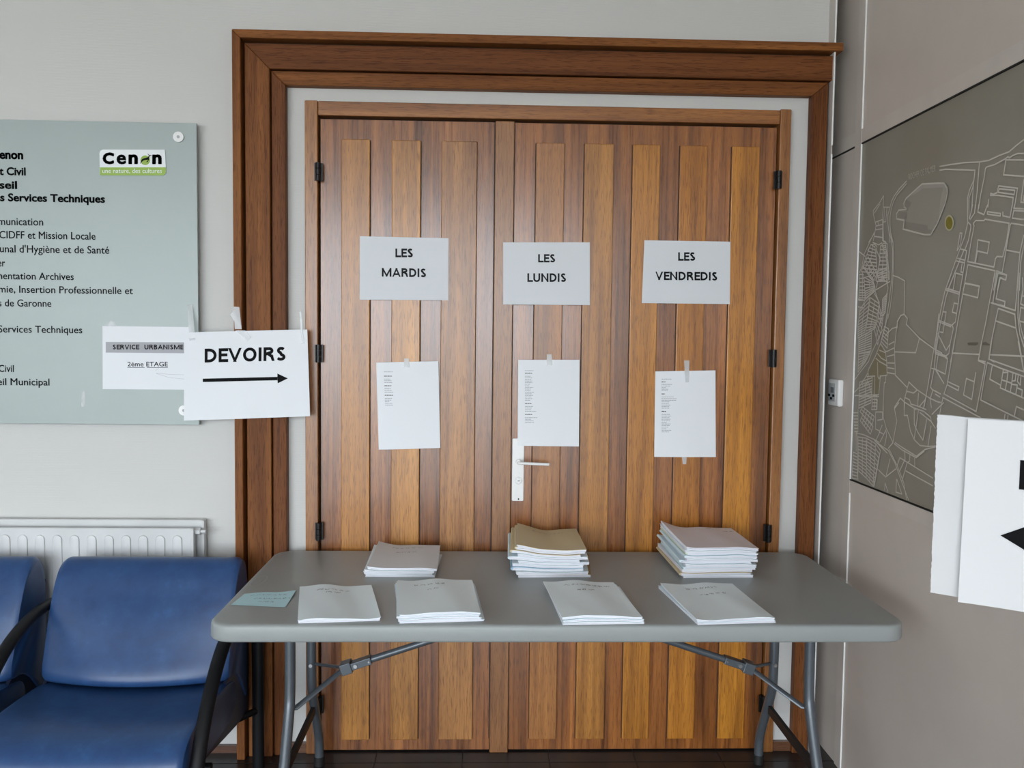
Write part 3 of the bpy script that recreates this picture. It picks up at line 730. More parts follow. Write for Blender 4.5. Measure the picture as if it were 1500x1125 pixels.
# ------------------------------------------------------------------ exam bundles on the table
def Zb(n): return n
def bundle_set(base, tops, heights, specs, labels, name, group, wave=.0022, lift=(0, 0), seed=1, jit=.006, top_marks=None):
    """base / tops: four (x, y) corners FL FR BR BL for the lowest and topmost copy; heights: cumulative z"""
    rnd = random.Random(seed); n = len(specs); tot = sum(heights); z = TZ + .0003; acc = 0
    ph = rnd.uniform(0, 6)
    Q4 = [(Vector(p)+Vector(q))/2 for p, q in zip(base, tops)]; e1 = Q4[1]-Q4[0]; e2 = Q4[3]-Q4[0]; dt = e1.x*e2.y-e1.y*e2.x
    def surf(frac, u, v, zz):
        a = wave*min(1, .25+frac)
        l = lift[0]*frac*max(0, 1-max(u, -.12)/.55)**2*(.25+.75*min(1, max(0, v)))
        return zz + (a*math.sin(u*7+ph) + a*.4*math.sin(u*13+v*4+ph))*(0 if frac == 0 else 1) + l
    for i in range(n):
        f0 = acc/tot; h = heights[i]; f1 = (acc+h)/tot
        mid = (f0+f1)/2 if n > 1 else 1
        jx, jy = (rnd.uniform(-jit, jit), rnd.uniform(-jit*.6, jit*.6)) if i < n-1 else (0, 0)
        if specs[i].get('shift'): jx += specs[i]['shift'][0]; jy += specs[i]['shift'][1]
        C4 = [Vector(b_)*(1-mid)+Vector(t_)*mid + Vector((jx, jy)) for b_, t_ in zip(base, tops)]
        rot = rnd.uniform(-.02, .02) if i < n-1 else 0
        cc = sum(C4, Vector((0, 0)))/4; C4 = [cc + Matrix.Rotation(rot, 2) @ (p-cc) for p in C4]
        root = thing(name, labels[i], 'paper bundle', (cc.x, cc.y, z), group)
        def P_(u, v, fr, zz, ex=0):
            p = (C4[0]*(1-u)+C4[1]*u)*(1-v) + (C4[3]*(1-u)+C4[2]*u)*v
            d = p-Q4[0]; uu = (d.x*e2.y-d.y*e2.x)/dt; vv = (e1.x*d.y-e1.y*d.x)/dt   # one height field for the whole stack
            return Vector((p.x, p.y, surf(fr, uu, vv, zz))) - root.location
        # pages: a block of slightly staggered sheets, then the cover
        nx, ny = 14, 6
        def slab(za, zb, fa, fb, e, mm, nm, bm=None):
            b = bm or bmesh.new(); g = []
            for fr, zz in ((fa, za), (fb, zb)):
                g.append([[b.verts.new(P_(ii/nx*(1-2*e[0])+e[0]+e[2], jj/ny*(1-2*e[1])+e[1]+e[3], fr, zz)) for ii in range(nx+1)] for jj in range(ny+1)])
            for jj in range(ny):
                for ii in range(nx):
                    b.faces.new((g[1][jj][ii], g[1][jj][ii+1], g[1][jj+1][ii+1], g[1][jj+1][ii]))
                    b.faces.new((g[0][jj][ii], g[0][jj+1][ii], g[0][jj+1][ii+1], g[0][jj][ii+1]))
            rim = [(0, k) for k in range(nx)] + [(k, nx) for k in range(ny)] + [(ny, k) for k in range(nx, 0, -1)] + [(k, 0) for k in range(ny, 0, -1)]
            for k in range(len(rim)):
                a, c = rim[k], rim[(k+1) % len(rim)]
                b.faces.new((g[0][a[0]][a[1]], g[0][c[0]][c[1]], g[1][c[0]][c[1]], g[1][a[0]][a[1]]))
            if bm is None: return obj(nm, b, mm, root, smooth=True)
        ct = .0010
        b = bmesh.new(); k = max(1, int((h-ct)/.0022)); hh = (h-ct-.0003)
        for q in range(k):
            za = z + hh*q/k + (.00025 if q else 0); zb = z + hh*(q+1)/k
            slab(za, zb, f0+(f1-f0)*q/k, f0+(f1-f0)*(q+1)/k, (rnd.uniform(.001, .012), rnd.uniform(.001, .008), rnd.uniform(-.004, .004), rnd.uniform(-.002, .002)), None, '', b)
        obj('pages', b, M_edge, root)
        cv = slab(z+hh, z+h-.0002, f1-(f1-f0)*.12, f1, (0, 0, 0, 0), specs[i]['m'], 'cover')
        if specs[i].get('fold'):              # folded spine showing on the left
            b = bmesh.new()
            pts0 = [P_(0, v/6, (f0+f1)/2, z+h/2) for v in range(7)]
            tube(b, pts0, h*.46, 8); obj('folded_spine', b, specs[i]['m'], root, smooth=True)
        if i == n-1 and top_marks:
            b = bmesh.new(); r2 = random.Random(seed+50)
            for (u0, u1, v) in top_marks:
                u = u0
                while u < u1:
                    wlen = r2.uniform(.04, .09); pts = []
                    for k2 in range(9):
                        uu = u + wlen*k2/8; vv = v + r2.uniform(-.02, .024)
                        p = P_(uu, vv, 1, z+h); p.z += .0006; pts.append(p)
                    ribbon(b, pts, .0013, (0, 0, 1)); u += wlen + r2.uniform(.015, .04)
            obj('handwriting', b, M_pencil, cv)['kind'] = 'stuff'
        z += h; acc += h
W_ = lambda m_, **k: dict(m=m_, **k)
xy = lambda px, py, z: (lambda p: (p.x, p.y))(atz(px, py, z))
# front row, left to right
bundle_set([xy(433, 914, .741), xy(560, 909, .741), xy(545, 857, .75), xy(438, 858, .745)], [xy(436, 908, .750), xy(558, 904, .750), xy(544, 856, .751), xy(439, 857.5, .751)], [.0095],
           [W_(M_copy)], ['thin single bundle of white exam copies, nearest the pale blue note'], 'paper_bundle', 'exam bundles in the front row', .0030, (.0, .0), 2, 0, [(.24, .62, .83), (.36, .52, .74)])
bundle_set([xy(581, 913, .742), xy(708, 910, .742), xy(697, 857, .745), xy(577.5, 856, .745)], [xy(585, 899, .766), xy(704, 896, .766), xy(691, 849, .766), xy(583, 850, .766)], [.007, .007, .006, .006],
           [W_(M_copy2), W_(M_copy), W_(M_copy), W_(M_copy)],
           ['lowest copy of the pile right of the thin single bundle, its bluish edge showing left', 'second copy from the bottom, pile right of the thin single bundle', 'third copy from the bottom, pile right of the thin single bundle', 'top white copy of the pile between thin bundle and beige stack, in the front row'],
           'paper_bundle', 'exam bundles in the front row', .0026, (0, 0), 5, .004, [(.22, .62, .83), (.38, .55, .68)])
bundle_set([xy(824, 916, .742), xy(944, 913, .742), xy(907, 857, .75), xy(797, 852, .752)], [xy(823, 901.5, .761), xy(941, 902, .761), xy(897, 852, .761), xy(795, 851, .761)], [.007, .007, .0065],
           [W_(M_copy), W_(M_copy2), W_(M_copy)],
           ['bottom copy of the slanted pile in front of the beige stack', 'middle bluish copy of the slanted pile in front of the beige stack', 'top handwritten copy of the slanted pile in front of the beige stack'],
           'paper_bundle', 'exam bundles in the front row', .0026, (0, 0), 6, .004, [(.25, .9, .86), (.40, .62, .70)])
bundle_set([xy(1021, 914, .742), xy(1136, 911, .742), xy(1074, 857, .748), xy(964.5, 857, .748)], [xy(1020, 907, .756), xy(1135, 904, .756), xy(1072, 854, .756), xy(968, 854, .756)], [.0075, .0068],
           [W_(M_copy2), W_(M_copy)], ['lower bluish copy of the rightmost front pile', 'top handwritten copy of the rightmost front pile, before the tall pink-topped stack'],
           'paper_bundle', 'exam bundles in the front row', .0024, (0, 0), 9, .005, [(.28, .65, .84), (.38, .72, .66)])
# back row
bundle_set([xy(534, 845, .742), xy(636, 845, .742), xy(646, 815, .742), xy(548, 812, .742)], [xy(538, 831, .766), xy(641, 833, .766), xy(645, 798, .766), xy(556, 798, .766)], [.0065, .0065, .006, .007],
           [W_(M_copy), W_(M_copy), W_(M_copy), W_(M_paper_g)],
           ['lowest copy of the small back pile at left', 'second copy from the bottom of the small back pile at left', 'third copy from the bottom of the small back pile at left', 'top grey-white copy of the small back pile at left, corner lifted'],
           'paper_bundle', 'exam bundles in the left back pile', .0016, (.014, 0), 12, .008, [(.25, .7, .84), (.33, .66, .66)])
names = ['lowest', 'second lowest', 'third lowest', 'fourth lowest', 'fifth lowest', 'middle', 'fifth from top', 'fourth from top', 'third from top', 'second from top', 'topmost']
def labs(n, what, cols):
    o = []
    ordn = ['first', 'second', 'third', 'fourth', 'fifth', 'sixth', 'seventh', 'eighth', 'ninth', 'tenth', 'eleventh', 'twelfth']
    for i in range(n):
        k = n-1-i
        o.append(f'topmost {cols[i]} of the {what}' if k == 0 else (f'bottom {cols[i]} of the {what}' if i == 0 else f'{cols[i]}, {ordn[k]} from the top of the {what}'))
    return o
cols = ['brown-covered bundle', 'white bundle', 'blue-spined bundle', 'white bundle', 'cream-edged bundle', 'white bundle', 'white bundle', 'beige-covered bundle', 'beige-covered bundle', 'beige bundle with handwriting']
bundle_set([xy(757, 846, .742), xy(864, 845, .742), xy(862, 815, .742), xy(752, 812, .742)], [xy(757, 803, .822), xy(859, 807, .822), xy(843, 775, .822), xy(758, 777, .822)],
           [.008, .009, .009, .008, .008, .009, .008, .008, .008, .008],
           [W_(M_brownp), W_(M_copy), W_(M_bluep, fold=1, shift=(-.024, .006)), W_(M_copy, shift=(-.014, .004)), W_(M_copy, shift=(.010, .004)), W_(M_copy2, fold=1, shift=(-.020, .010)), W_(M_copy), W_(M_beige, fold=1, shift=(-.015, .010)), W_(M_beige, fold=1, shift=(-.010, .006)), W_(M_beige)],
           labs(10, 'beige-topped stack under the door handle', cols), 'paper_bundle', 'exam bundles in the beige-topped stack', .0026, (.026, 0), 21, .010, [(.25, .75, .80)])
cols = ['white bundle', 'beige-spined bundle', 'white bundle', 'bluish bundle', 'white bundle', 'bluish bundle', 'white bundle', 'bluish bundle', 'pale green bundle', 'white bundle', 'pinkish grey copy']
bundle_set([xy(1000, 847, .742), xy(1103, 846, .742), xy(1081, 812, .742), xy(966, 808, .742)], [xy(1006, 802, .835), xy(1112, 801, .835), xy(1070, 772, .835), xy(968, 773, .835)],
           [.009, .008, .009, .008, .009, .008, .008, .009, .008, .008, .009],
           [W_(M_copy), W_(M_beige, fold=1, shift=(-.006, 0)), W_(M_copy), W_(M_copy2, fold=1), W_(M_copy), W_(M_copy2, fold=1, shift=(-.010, .004)), W_(M_copy), W_(M_copy2, fold=1, shift=(-.004, 0)), W_(M_greenp, fold=1, shift=(-.004, .004)), W_(M_copy), W_(M_pink)],
           labs(11, 'tall pink-topped stack at right', cols), 'paper_bundle', 'exam bundles in the pink-topped stack', .0024, (.026, 0), 33, .009, [(.62, .68, .93), (.82, .93, .80)])

# pale blue note
q = [atz(338, 886.5), atz(418, 890), atz(433.5, 868), atz(358, 870.5)]
cc = sum(q, Vector())/4; nt = thing('note', 'pale blue handwritten note lying at the left end of the table', 'note', (cc.x, cc.y, TZ))
b = bmesh.new(); nx, ny = 10, 5
def NP(u, v, dz=0):
    p = (q[0]*(1-u)+q[1]*u)*(1-v) + (q[3]*(1-u)+q[2]*u)*v
    p.z = TZ+.0006+dz+.0045*max(0, v-.35)*(.5+.5*math.sin(u*8-1)) + .004*u*u*v; return p - nt.location
g = [[[b.verts.new(NP(i/nx, j/ny, dz)) for i in range(nx+1)] for j in range(ny+1)] for dz in (0, .0004)]
for j in range(ny):
    for i in range(nx):
        for k in (0, 1): b.faces.new((g[k][j][i], g[k][j][i+1], g[k][j+1][i+1], g[k][j+1][i]))
obj('sheet', b, M_note, nt, smooth=True)
b = bmesh.new(); r2 = random.Random(4)
for (u0, u1, v) in ((.18, .88, .78), (.3, 1.0, .52), (.42, .75, .3)):
    u = u0
    while u < u1-.04:
        wl = r2.uniform(.05, .12); ribbon(b, [NP(min(.97, u+wl*k/8), v+r2.uniform(-.04, .05), .001) for k in range(9)], .0012, (0, 0, 1)); u += wl+.025
obj('handwriting', b, mat('blue_ink', (.22, .33, .38), .6), nt)

# ------------------------------------------------------------------ blue chairs
def chair(X0, X1, label, sides=(-1, 1)):
    ch = thing('lounge_chair', label, 'chair', ((X0+X1)/2, -.4, 0), 'blue waiting chairs')
    mid = (X0+X1)/2; hw = (X1-X0)/2
    def cp(n, b, mm, par=None, **k):
        o = obj(n, b, mm, par or ch, **k)
        o.location = -ch.location if par is None else (0, 0, 0); return o
    def cushion(profile, off, stations, mm, n):
        b = bmesh.new(); rings = []
        for s in stations:
            x = mid + s*hw; edge = max(0, (abs(s)-.93)/.07)   # rounded side edges
            rings.append([])
            cy_ = sum(p[0] for p in profile)/len(profile); cz_ = sum(p[1] for p in profile)/len(profile)
            for (y, z) in profile:
                dy, dz = off(s, y, z)
                k = 1-.06*edge**2
                rings[-1].append((x, cy_+(y+dy-cy_)*k, cz_+(z+dz-cz_)*k))
        loft(b, rings); return cp(n, b, mm, smooth=True)
    st = [-1, -.995, -.98, -.96, -.93] + [-.8+.2*k for k in range(9)] + [.93, .96, .98, .995, 1]
    S = lambda pts, it=2: [(p.x, p.y) for p in closed_smooth([Vector(q) for q in pts], it)]
    back = S([(-.085, .235), (-.085, .50), (-.085, .66), (-.095, .725), (-.130, .752), (-.175, .742), (-.215, .690), (-.255, .600), (-.285, .500), (-.310, .425), (-.300, .395), (-.22, .395), (-.14, .30)])
    cushion(back, lambda s, y, z: (-.052*(1-s*s)*max(0, min(1, (.66-z)/.24)) if y < -.2 else 0, 0), st, M_blue, 'backrest')
    seat = S([(-.20, .372), (-.30, .398), (-.42, .404), (-.55, .408), (-.63, .400), (-.685, .378), (-.715, .340), (-.715, .30), (-.69, .275), (-.60, .268), (-.40, .262), (-.22, .262)])
    cushion(seat, lambda s, y, z: (0, -.012*(1-s*s) if z > .33 else 0), st, M_blue, 'seat')
    b = bmesh.new()
    for xs_ in ((X0+.004, X0+.016), (X1-.016, X1-.004)):
        prism(b, [(xs_[0], y, z) for y, z in ((-.078, .66), (-.076, .205), (-.20, .212), (-.55, .262), (-.60, .30), (-.35, .375), (-.20, .45), (-.13, .60))], (xs_[1]-xs_[0], 0, 0))
    box(b, X0+.016, X1-.016, -.20, -.076, .205, .24)
    cp('shell', b, M_navy, bevel=.003)
    for xa, sgn in ((X0, -1), (X1, 1)):
        if sgn not in sides: continue
        xx = xa + sgn*.026
        path = smoothpath([(xx, -.062, .0), (xx, -.062, .45), (xx, -.070, .585), (xx, -.16, .612), (xx, -.30, .608), (xx, -.44, .565), (xx, -.56, .475), (xx, -.66, .345), (xx, -.72, .18), (xx, -.74, 0)], 3)
        cp('arm_loop', tube(bmesh.new(), path, .0205, 14, .72), M_blacktube, smooth=True)
    for y, z in ((-.13, .20), (-.55, .255)):
        cp('crossbar', tube(bmesh.new(), [(X0-(.026 if -1 in sides else -.01), y if y < -.3 else -.062, z), (X0+.02, y, z), (X1-.02, y, z), (X1+(.026 if 1 in sides else .0), y if y < -.3 else -.062, z)], .012, 10), M_blacktube, smooth=True)
    return ch
def closed_smooth(pts, it=2):
    for _ in range(it):
        q = []
        for a, b_ in zip(pts, pts[1:]+pts[:1]): q += [a*.75+b_*.25, a*.25+b_*.75]
        pts = q
    return pts
c1 = chair(-1.365, -.792, 'blue vinyl chair with black arm, partly behind the left end of the table')
c2 = chair(-2.030, -1.457, 'blue vinyl chair at the far left, cut by the picture edge', (-1,))

# ------------------------------------------------------------------ thermostat
th = thing('thermostat', 'small white wall thermostat with display on the narrow partition panel', 'thermostat', (XR, .03, 1.25))
def hp(n, b, mm, **k): o = obj(n, b, mm, th, **k); o.location = -th.location; return o
hp('housing', bx(XR-.020, XR, -.024, .064, 1.252, 1.346), M_handle, bevel=.006, seg=3)
hp('face', bx(XR-.0212, XR-.018, .000, .058, 1.268, 1.332), M_face, bevel=.0008)
hp('display', bx(XR-.0222, XR-.0205, .010, .036, 1.298, 1.318), M_lcd)
for y, z in ((.048, 1.289), (.012, 1.289), (.030, 1.278)):
    hp('button', bx(XR-.0230, XR-.0205, y-.008, y+.008, z-.0042, z+.0042), M_black, bevel=.001)

# ------------------------------------------------------------------ wall map
mp_ = thing('wall_map', 'olive grey town map panel with pale street outlines on the partition', 'map', (XR, -.93, Z2))
MX = XR-.0005
def mo(n, b, mm): o = obj(n, b, mm, mp_); o.location = -mp_.location; return o
mo('map_panel', bx(XR+.001, XR+.03, -1.75, -.103, Z2, Z3), M_map)
LX = XR-.0012
def mpnt(px, py, x=LX): p = atx(px, py, x); p.x = x; return p
def inside(p): return -1.745 < p.y < -.108 and Z2+.002 < p.z < Z3-.002
lines = []
def crop(ox, oy, sc__, *polys):
    for pl_ in polys: lines.append([(ox+x/sc__, oy+y/sc__) for x, y in pl_])
# upper left
crop(1250, 230, 9, [(700,318),(610,415),(540,510),(505,580),(480,680),(455,760),(455,870),(470,980),(485,1125)], [(700,352),(640,425),(575,500),(530,590),(500,690),(485,790),(485,900),(495,1020),(515,1125)],
     [(400,510),(355,590),(345,605),(265,705),(265,750),(290,860),(300,900),(285,1010),(265,1100)], [(400,510),(398,660),(388,760),(395,860),(400,1125)], [(398,660),(475,662)], [(415,665),(405,855)], [(445,670),(430,850),(400,860)], [(355,620),(280,740)],
     [(290,860),(385,825)], [(300,910),(385,890)], [(295,960),(385,945)], [(285,1045),(385,1060)], [(325,850),(335,890)], [(280,1010),(205,1125)], [(385,830),(385,1100),(430,1120)])
# upper right
crop(1375, 180, 9, [(15,575),(150,550),(330,525),(540,515),(660,495),(800,430),(930,380),(1010,310),(1125,220),(1240,120)], [(15,625),(90,612),(480,625),(465,760),(450,850),(400,1000),(400,1125)], [(465,755),(410,880),(382,990),(382,1125)], [(460,800),(450,960),(440,1125)],
     [(540,520),(530,640),(510,900),(485,1125)], [(1240,400),(1040,405),(980,430),(935,460),(915,445),(880,475),(740,550),(640,580),(620,600),(600,740),(560,930),(530,1125)], [(1240,490),(890,487),(860,685),(1125,705),(1240,715)],
     [(770,920),(790,830),(1040,862),(1000,1110)], [(800,868),(1005,890),(995,945),(785,915),(800,868)], [(770,920),(720,940),(685,930),(682,955),(780,955),(985,985),(970,1110)], [(660,1010),(650,1110)], [(1125,745),(1085,1045),(1240,1060)], [(1125,960),(1115,1020),(1240,1030)])
crop(1375, 300, 9, [(382,0),(385,230)], [(400,0),(405,190)], [(450,0),(410,180)], [(485,0),(475,110),(420,190)], [(385,225),(425,265),(425,310),(395,470),(345,600)], [(385,240),(345,420),(240,700),(105,1080)],
     [(530,0),(520,95),(600,130),(635,30),(650,0)], [(645,90),(820,115),(815,148),(645,122),(645,90)], [(850,95),(850,145),(940,165),(970,0)], [(1240,90),(990,75),(970,175),(1100,192),(1240,190)], [(1000,0),(990,45),(1240,60)],
     [(465,270),(458,245),(490,208),(600,208),(610,190),(930,243),(900,460),(845,685),(770,682),(750,710),(730,820),(385,748),(395,690),(430,480),(470,275)], [(520,462),(670,493),(645,640),(505,607),(520,462)], [(505,607),(480,750)], [(515,610),(490,755)],
     [(1240,285),(1125,270),(960,243),(945,270),(905,500),(865,760),(840,890),(790,900)], [(895,597),(1075,632),(1060,800),(1035,1125)], [(1125,400),(1075,632)], [(1120,560),(1085,760),(1070,1125)], [(385,790),(745,870)], [(385,790),(345,1030),(325,1125)], [(345,1030),(540,1072),(525,1125)],
     [(745,870),(700,1125)], [(765,870),(725,1125)], [(785,900),(740,1125)], [(765,870),(895,925),(885,990),(805,965),(775,1125)], [(285,580),(370,605)], [(250,705),(345,730)], [(235,740),(345,765)], [(330,610),(285,720),(130,1100)], [(370,605),(320,915),(285,1125)], [(310,780),(295,885),(320,890)], [(225,900),(320,925)], [(225,900),(195,1110)], [(105,1105),(190,1120)],
     [(285,370),(310,375),(290,520),(262,580),(245,605),(268,480),(285,370)])
crop(1370, 400, 8.654, [(210,0),(130,210),(80,430),(50,600),(20,800),(0,1000)], [(250,0),(175,195),(140,300),(100,490),(40,780),(5,1020)], [(350,20),(310,240),(290,390),(255,620),(210,660)], [(395,0),(375,130),(350,260),(300,540),(255,800),(220,1010),(195,1125)], [(375,130),(560,168),(540,312),(355,265)],
     [(135,195),(310,245)], [(135,215),(305,268)], [(285,390),(240,380),(218,495),(265,510)], [(100,490),(140,495),(100,755),(60,745)], [(50,600),(215,665),(232,700),(190,900),(140,980),(35,770)], [(50,620),(200,680)], [(190,900),(175,1020),(140,1050),(0,1000)], [(0,1020),(120,1060),(155,1090),(160,1125)],
     [(760,0),(690,370),(640,640),(590,880),(570,1000),(550,1105),(640,1125)], [(790,0),(735,370)], [(825,58),(895,88),(905,25),(790,0)], [(825,58),(770,325),(885,360),(878,420),(705,375)], [(705,375),(1015,475),(1050,100),(1055,0)], [(800,448),(1010,522),(1025,700),(1060,860),(1105,1125)], [(800,448),(765,605),(720,830),(685,1090),(750,1125)], [(765,605),(1020,695)], [(1075,0),(1055,300),(1050,560),(1075,770),(1125,930)],
     [(220,1018),(560,1030)], [(690,1035),(1125,1052)], [(1110,60),(1115,210),(1085,390),(1125,410)], [(1085,440),(1070,600),(1100,740),(1125,830)], [(1115,290),(1240,320)], [(1085,435),(1240,480)], [(1075,610),(1240,650)])
crop(1370, 500, 9.375, [(235,160),(605,180)], [(640,0),(610,180),(595,265),(690,308),(625,660),(565,965),(120,722),(165,590),(205,360),(235,160),(262,0)], [(770,0),(735,245),(1240,425)], [(745,183),(1240,208)], [(1240,490),(900,370),(715,292),(680,480),(625,805),(1240,1110)], [(785,330),(750,520),(895,600)],
     [(935,400),(895,640),(1240,790)], [(930,430),(1000,425),(985,550),(965,660)], [(920,530),(1050,575)], [(1070,440),(1035,690)], [(1110,450),(1100,540),(1060,545)], [(1145,460),(1130,550),(1170,600),(1180,470)], [(1060,590),(1130,600),(1110,720)], [(1130,640),(1200,670),(1190,760)],
     [(430,510),(540,555),(505,798),(392,735),(430,510)], [(560,430),(540,555)], [(170,550),(330,625),(320,675),(165,595)], [(105,770),(630,1050)], [(105,770),(60,1000)], [(0,680),(75,725)], [(0,725),(65,765)], [(0,820),(75,840)], [(10,390),(120,580)], [(10,390),(140,450),(170,240),(150,210),(0,140)], [(40,190),(10,390)], [(1140,0),(1215,400)], [(1115,895),(1085,1035)], [(1115,895),(1240,950)], [(960,1000),(950,1070)], [(1000,1020),(995,1080)])
# lower left, streets and parcels
crop(1240, 340, 8.036, [(500,0),(530,90),(545,220),(545,400),(530,580),(505,800),(470,1010),(455,1125)], [(520,0),(550,120),(555,300),(550,500),(540,700),(515,900),(490,1020)], [(545,510),(610,530),(690,575),(680,965),(640,980),(600,1050),(600,1125)], [(680,965),(720,1020),(705,1085),(745,1125)],
     [(330,0),(270,130),(210,260),(185,400),(150,480)], [(150,230),(220,285)], [(430,0),(430,100),(480,140),(490,400),(505,480),(480,600),(490,660),(455,800),(460,900),(440,980),(400,985),(395,900),(385,840),(340,700)],
     [(340,685),(480,600),(515,580)], [(215,800),(340,690),(370,580),(440,560),(480,590)], [(330,50),(420,65)], [(310,120),(380,150),(420,125)], [(250,220),(290,150),(330,140),(360,170),(350,250)], [(350,200),(400,320),(345,570)], [(200,400),(320,560)], [(150,960),(215,810),(230,700)], [(190,480),(190,780)],
     [(200,540),(260,520),(310,570)], [(140,790),(210,800)], [(140,880),(200,890)], [(330,720),(390,830)], [(420,1020),(380,1125)], [(370,1020),(420,1020),(430,985)])
crop(1240, 460, 8.036, [(600,90),(590,160),(565,400),(575,720),(710,860)], [(600,90),(640,20),(680,5),(720,50),(705,120),(860,285),(1030,410),(1125,460)], [(860,285),(815,455),(570,445)], [(490,0),(450,180),(400,350),(340,500),(265,640),(250,700),(145,870),(95,920)], [(430,180),(300,450),(260,560),(150,700),(100,770)],
     [(590,155),(540,170),(490,220),(460,260)], [(565,325),(500,360)], [(560,400),(480,440),(460,440)], [(560,480),(480,500)], [(565,578),(485,575)], [(565,645),(485,630)], [(570,705),(485,690)], [(405,350),(460,440),(475,560),(480,720),(395,730)], [(385,425),(460,455)], [(365,465),(410,520),(475,555)], [(345,520),(390,560),(480,610)],
     [(365,570),(370,740),(385,765),(400,730),(380,950)], [(465,725),(460,805),(445,810),(430,1125)], [(240,735),(335,730),(330,940)], [(100,960),(380,950)], [(150,975),(380,970)], [(345,1010),(365,1010),(360,1125)], [(735,800),(710,900),(680,1020),(680,1125)], [(735,800),(830,890),(980,990),(1090,1040)], [(715,910),(790,930),(835,895)], [(565,1100),(635,990),(690,1040),(820,1125)], [(695,985),(745,1010),(760,1060),(860,1090),(940,1125)], [(850,930),(840,1085)], [(935,985),(910,1105)], [(935,1000),(860,1090)],
     [(1090,0),(1060,250),(1020,480),(975,760),(920,1085)], [(1110,80),(1075,300),(1050,470),(1030,650),(990,860),(1010,890),(1105,940)], [(1000,640),(1050,650),(1125,690)], [(1050,660),(1125,780)], [(1020,890),(985,1000),(1000,1100)], [(1075,230),(1125,330)], [(195,780),(190,860),(260,800),(290,930)], [(260,700),(240,830)])
crop(1240, 590, 7.03, [(380,0),(380,150),(410,260),(480,410),(430,470)], [(540,0),(495,60),(520,190),(495,320),(480,410)], [(600,0),(595,130),(630,130),(660,290),(700,380),(760,440),(840,450),(920,445)], [(610,0),(690,50),(800,90),(870,150),(875,190)], [(700,60),(700,220),(740,310),(790,385),(830,170)], [(745,70),(700,370)], [(870,240),(840,440)], [(755,100),(870,190),(915,260)], [(880,120),(940,60),(1000,0)],
     [(500,410),(590,470),(720,550),(810,480),(915,455)], [(490,420),(580,490),(720,565),(800,500)], [(430,490),(500,620),(560,790),(640,1000)], [(440,480),(520,640),(590,820),(620,1000)], [(300,400),(400,470),(430,490)], [(550,565),(525,640)], [(550,565),(890,775)], [(610,700),(890,855)], [(600,490),(605,580),(550,700)], [(655,540),(650,600),(625,620),(575,800)], [(705,570),(705,650)], [(320,680),(405,765),(510,680)], [(450,580),(410,750)],
     [(410,275),(350,400)], [(370,230),(340,300),(380,320)], [(410,290),(415,340),(395,440)], [(345,300),(300,400)], [(395,900),(400,825),(430,920)], [(515,790),(510,920),(570,940),(520,790)], [(300,95),(370,95),(370,170),(320,180)], [(300,100),(300,270),(340,290)], [(100,310),(180,330),(290,380),(340,410)], [(100,300),(100,500)], [(340,530),(280,860)], [(110,330),(120,800)], [(200,380),(210,580)])
# dense parcels: rows of small plots between pairs of guide lines
def ladder(a, b_, n, mid=True):
    A = [Vector(p) for p in a]; Bb = [Vector(p) for p in b_]
    def pos(L, t_):
        k = t_*(len(L)-1); i = min(int(k), len(L)-2); return L[i].lerp(L[i+1], k-i)
    for i in range(n+1):
        p, q2 = pos(A, i/n), pos(Bb, i/n); lines.append([tuple(p), tuple(q2)])
    lines.append(a); lines.append(b_)
    if mid: lines.append([tuple((pos(A, i/6)+pos(Bb, i/6))/2) for i in range(7)])
ladder([(1276, 358), (1268, 378), (1262, 398)], [(1282, 362), (1284, 380), (1285, 400)], 8)
ladder([(1292, 358), (1300, 385), (1302, 410)], [(1297, 356), (1301, 383), (1303, 408)], 9, False)
ladder([(1290, 360), (1288, 385), (1284, 412)], [(1298, 360), (1299, 385), (1299, 412)], 9)
ladder([(1264, 390), (1272, 402), (1280, 412)], [(1272, 376), (1280, 392), (1285, 400)], 6)
ladder([(1259, 402), (1259, 425), (1258, 440)], [(1265, 402), (1267, 425), (1267, 440)], 8, False)
ladder([(1266, 406), (1267, 425), (1268, 437)], [(1280, 414), (1282, 420), (1281, 426)], 7)
ladder([(1285, 398), (1287, 410)], [(1299, 392), (1300, 406)], 4)
ladder([(1293, 438), (1292, 462)], [(1300, 430), (1297, 458)], 8, False)
ladder([(1260, 452), (1257, 478), (1257, 495)], [(1274, 436), (1270, 470), (1266, 490)], 11)
ladder([(1275, 436), (1271, 465), (1268, 490)], [(1288, 445), (1284, 470), (1280, 482)], 10)
ladder([(1288, 448), (1286, 470), (1281, 482)], [(1294, 466), (1292, 480), (1286, 505)], 6)
ladder([(1258, 495), (1258, 518)], [(1277, 484), (1276, 514)], 8)
ladder([(1258, 518), (1257, 545)], [(1275, 516), (1268, 530)], 6)
ladder([(1296, 478), (1291, 500)], [(1302, 482), (1300, 510)], 5, False)
ladder([(1259, 560), (1258, 598)], [(1278, 553), (1276, 590)], 9)
ladder([(1279, 580), (1277, 600)], [(1285, 580), (1284, 600)], 4)
ladder([(1260, 603), (1278, 622)], [(1264, 596), (1281, 610)], 5)
ladder([(1260, 616), (1275, 636)], [(1264, 608), (1279, 625)], 5)
ladder([(1257, 640), (1258, 690)], [(1270, 642), (1269, 700)], 11)
ladder([(1270, 642), (1269, 700)], [(1283, 650), (1279, 712)], 12)
ladder([(1283, 650), (1279, 712)], [(1290, 660), (1281, 712)], 9, False)
ladder([(1250, 662), (1248, 700)], [(1256, 665), (1256, 702)], 8, False)
ladder([(1250, 600), (1252, 632)], [(1257, 600), (1257, 632)], 7, False)
ladder([(1281, 645), (1292, 655)], [(1296, 660), (1300, 664)], 5)
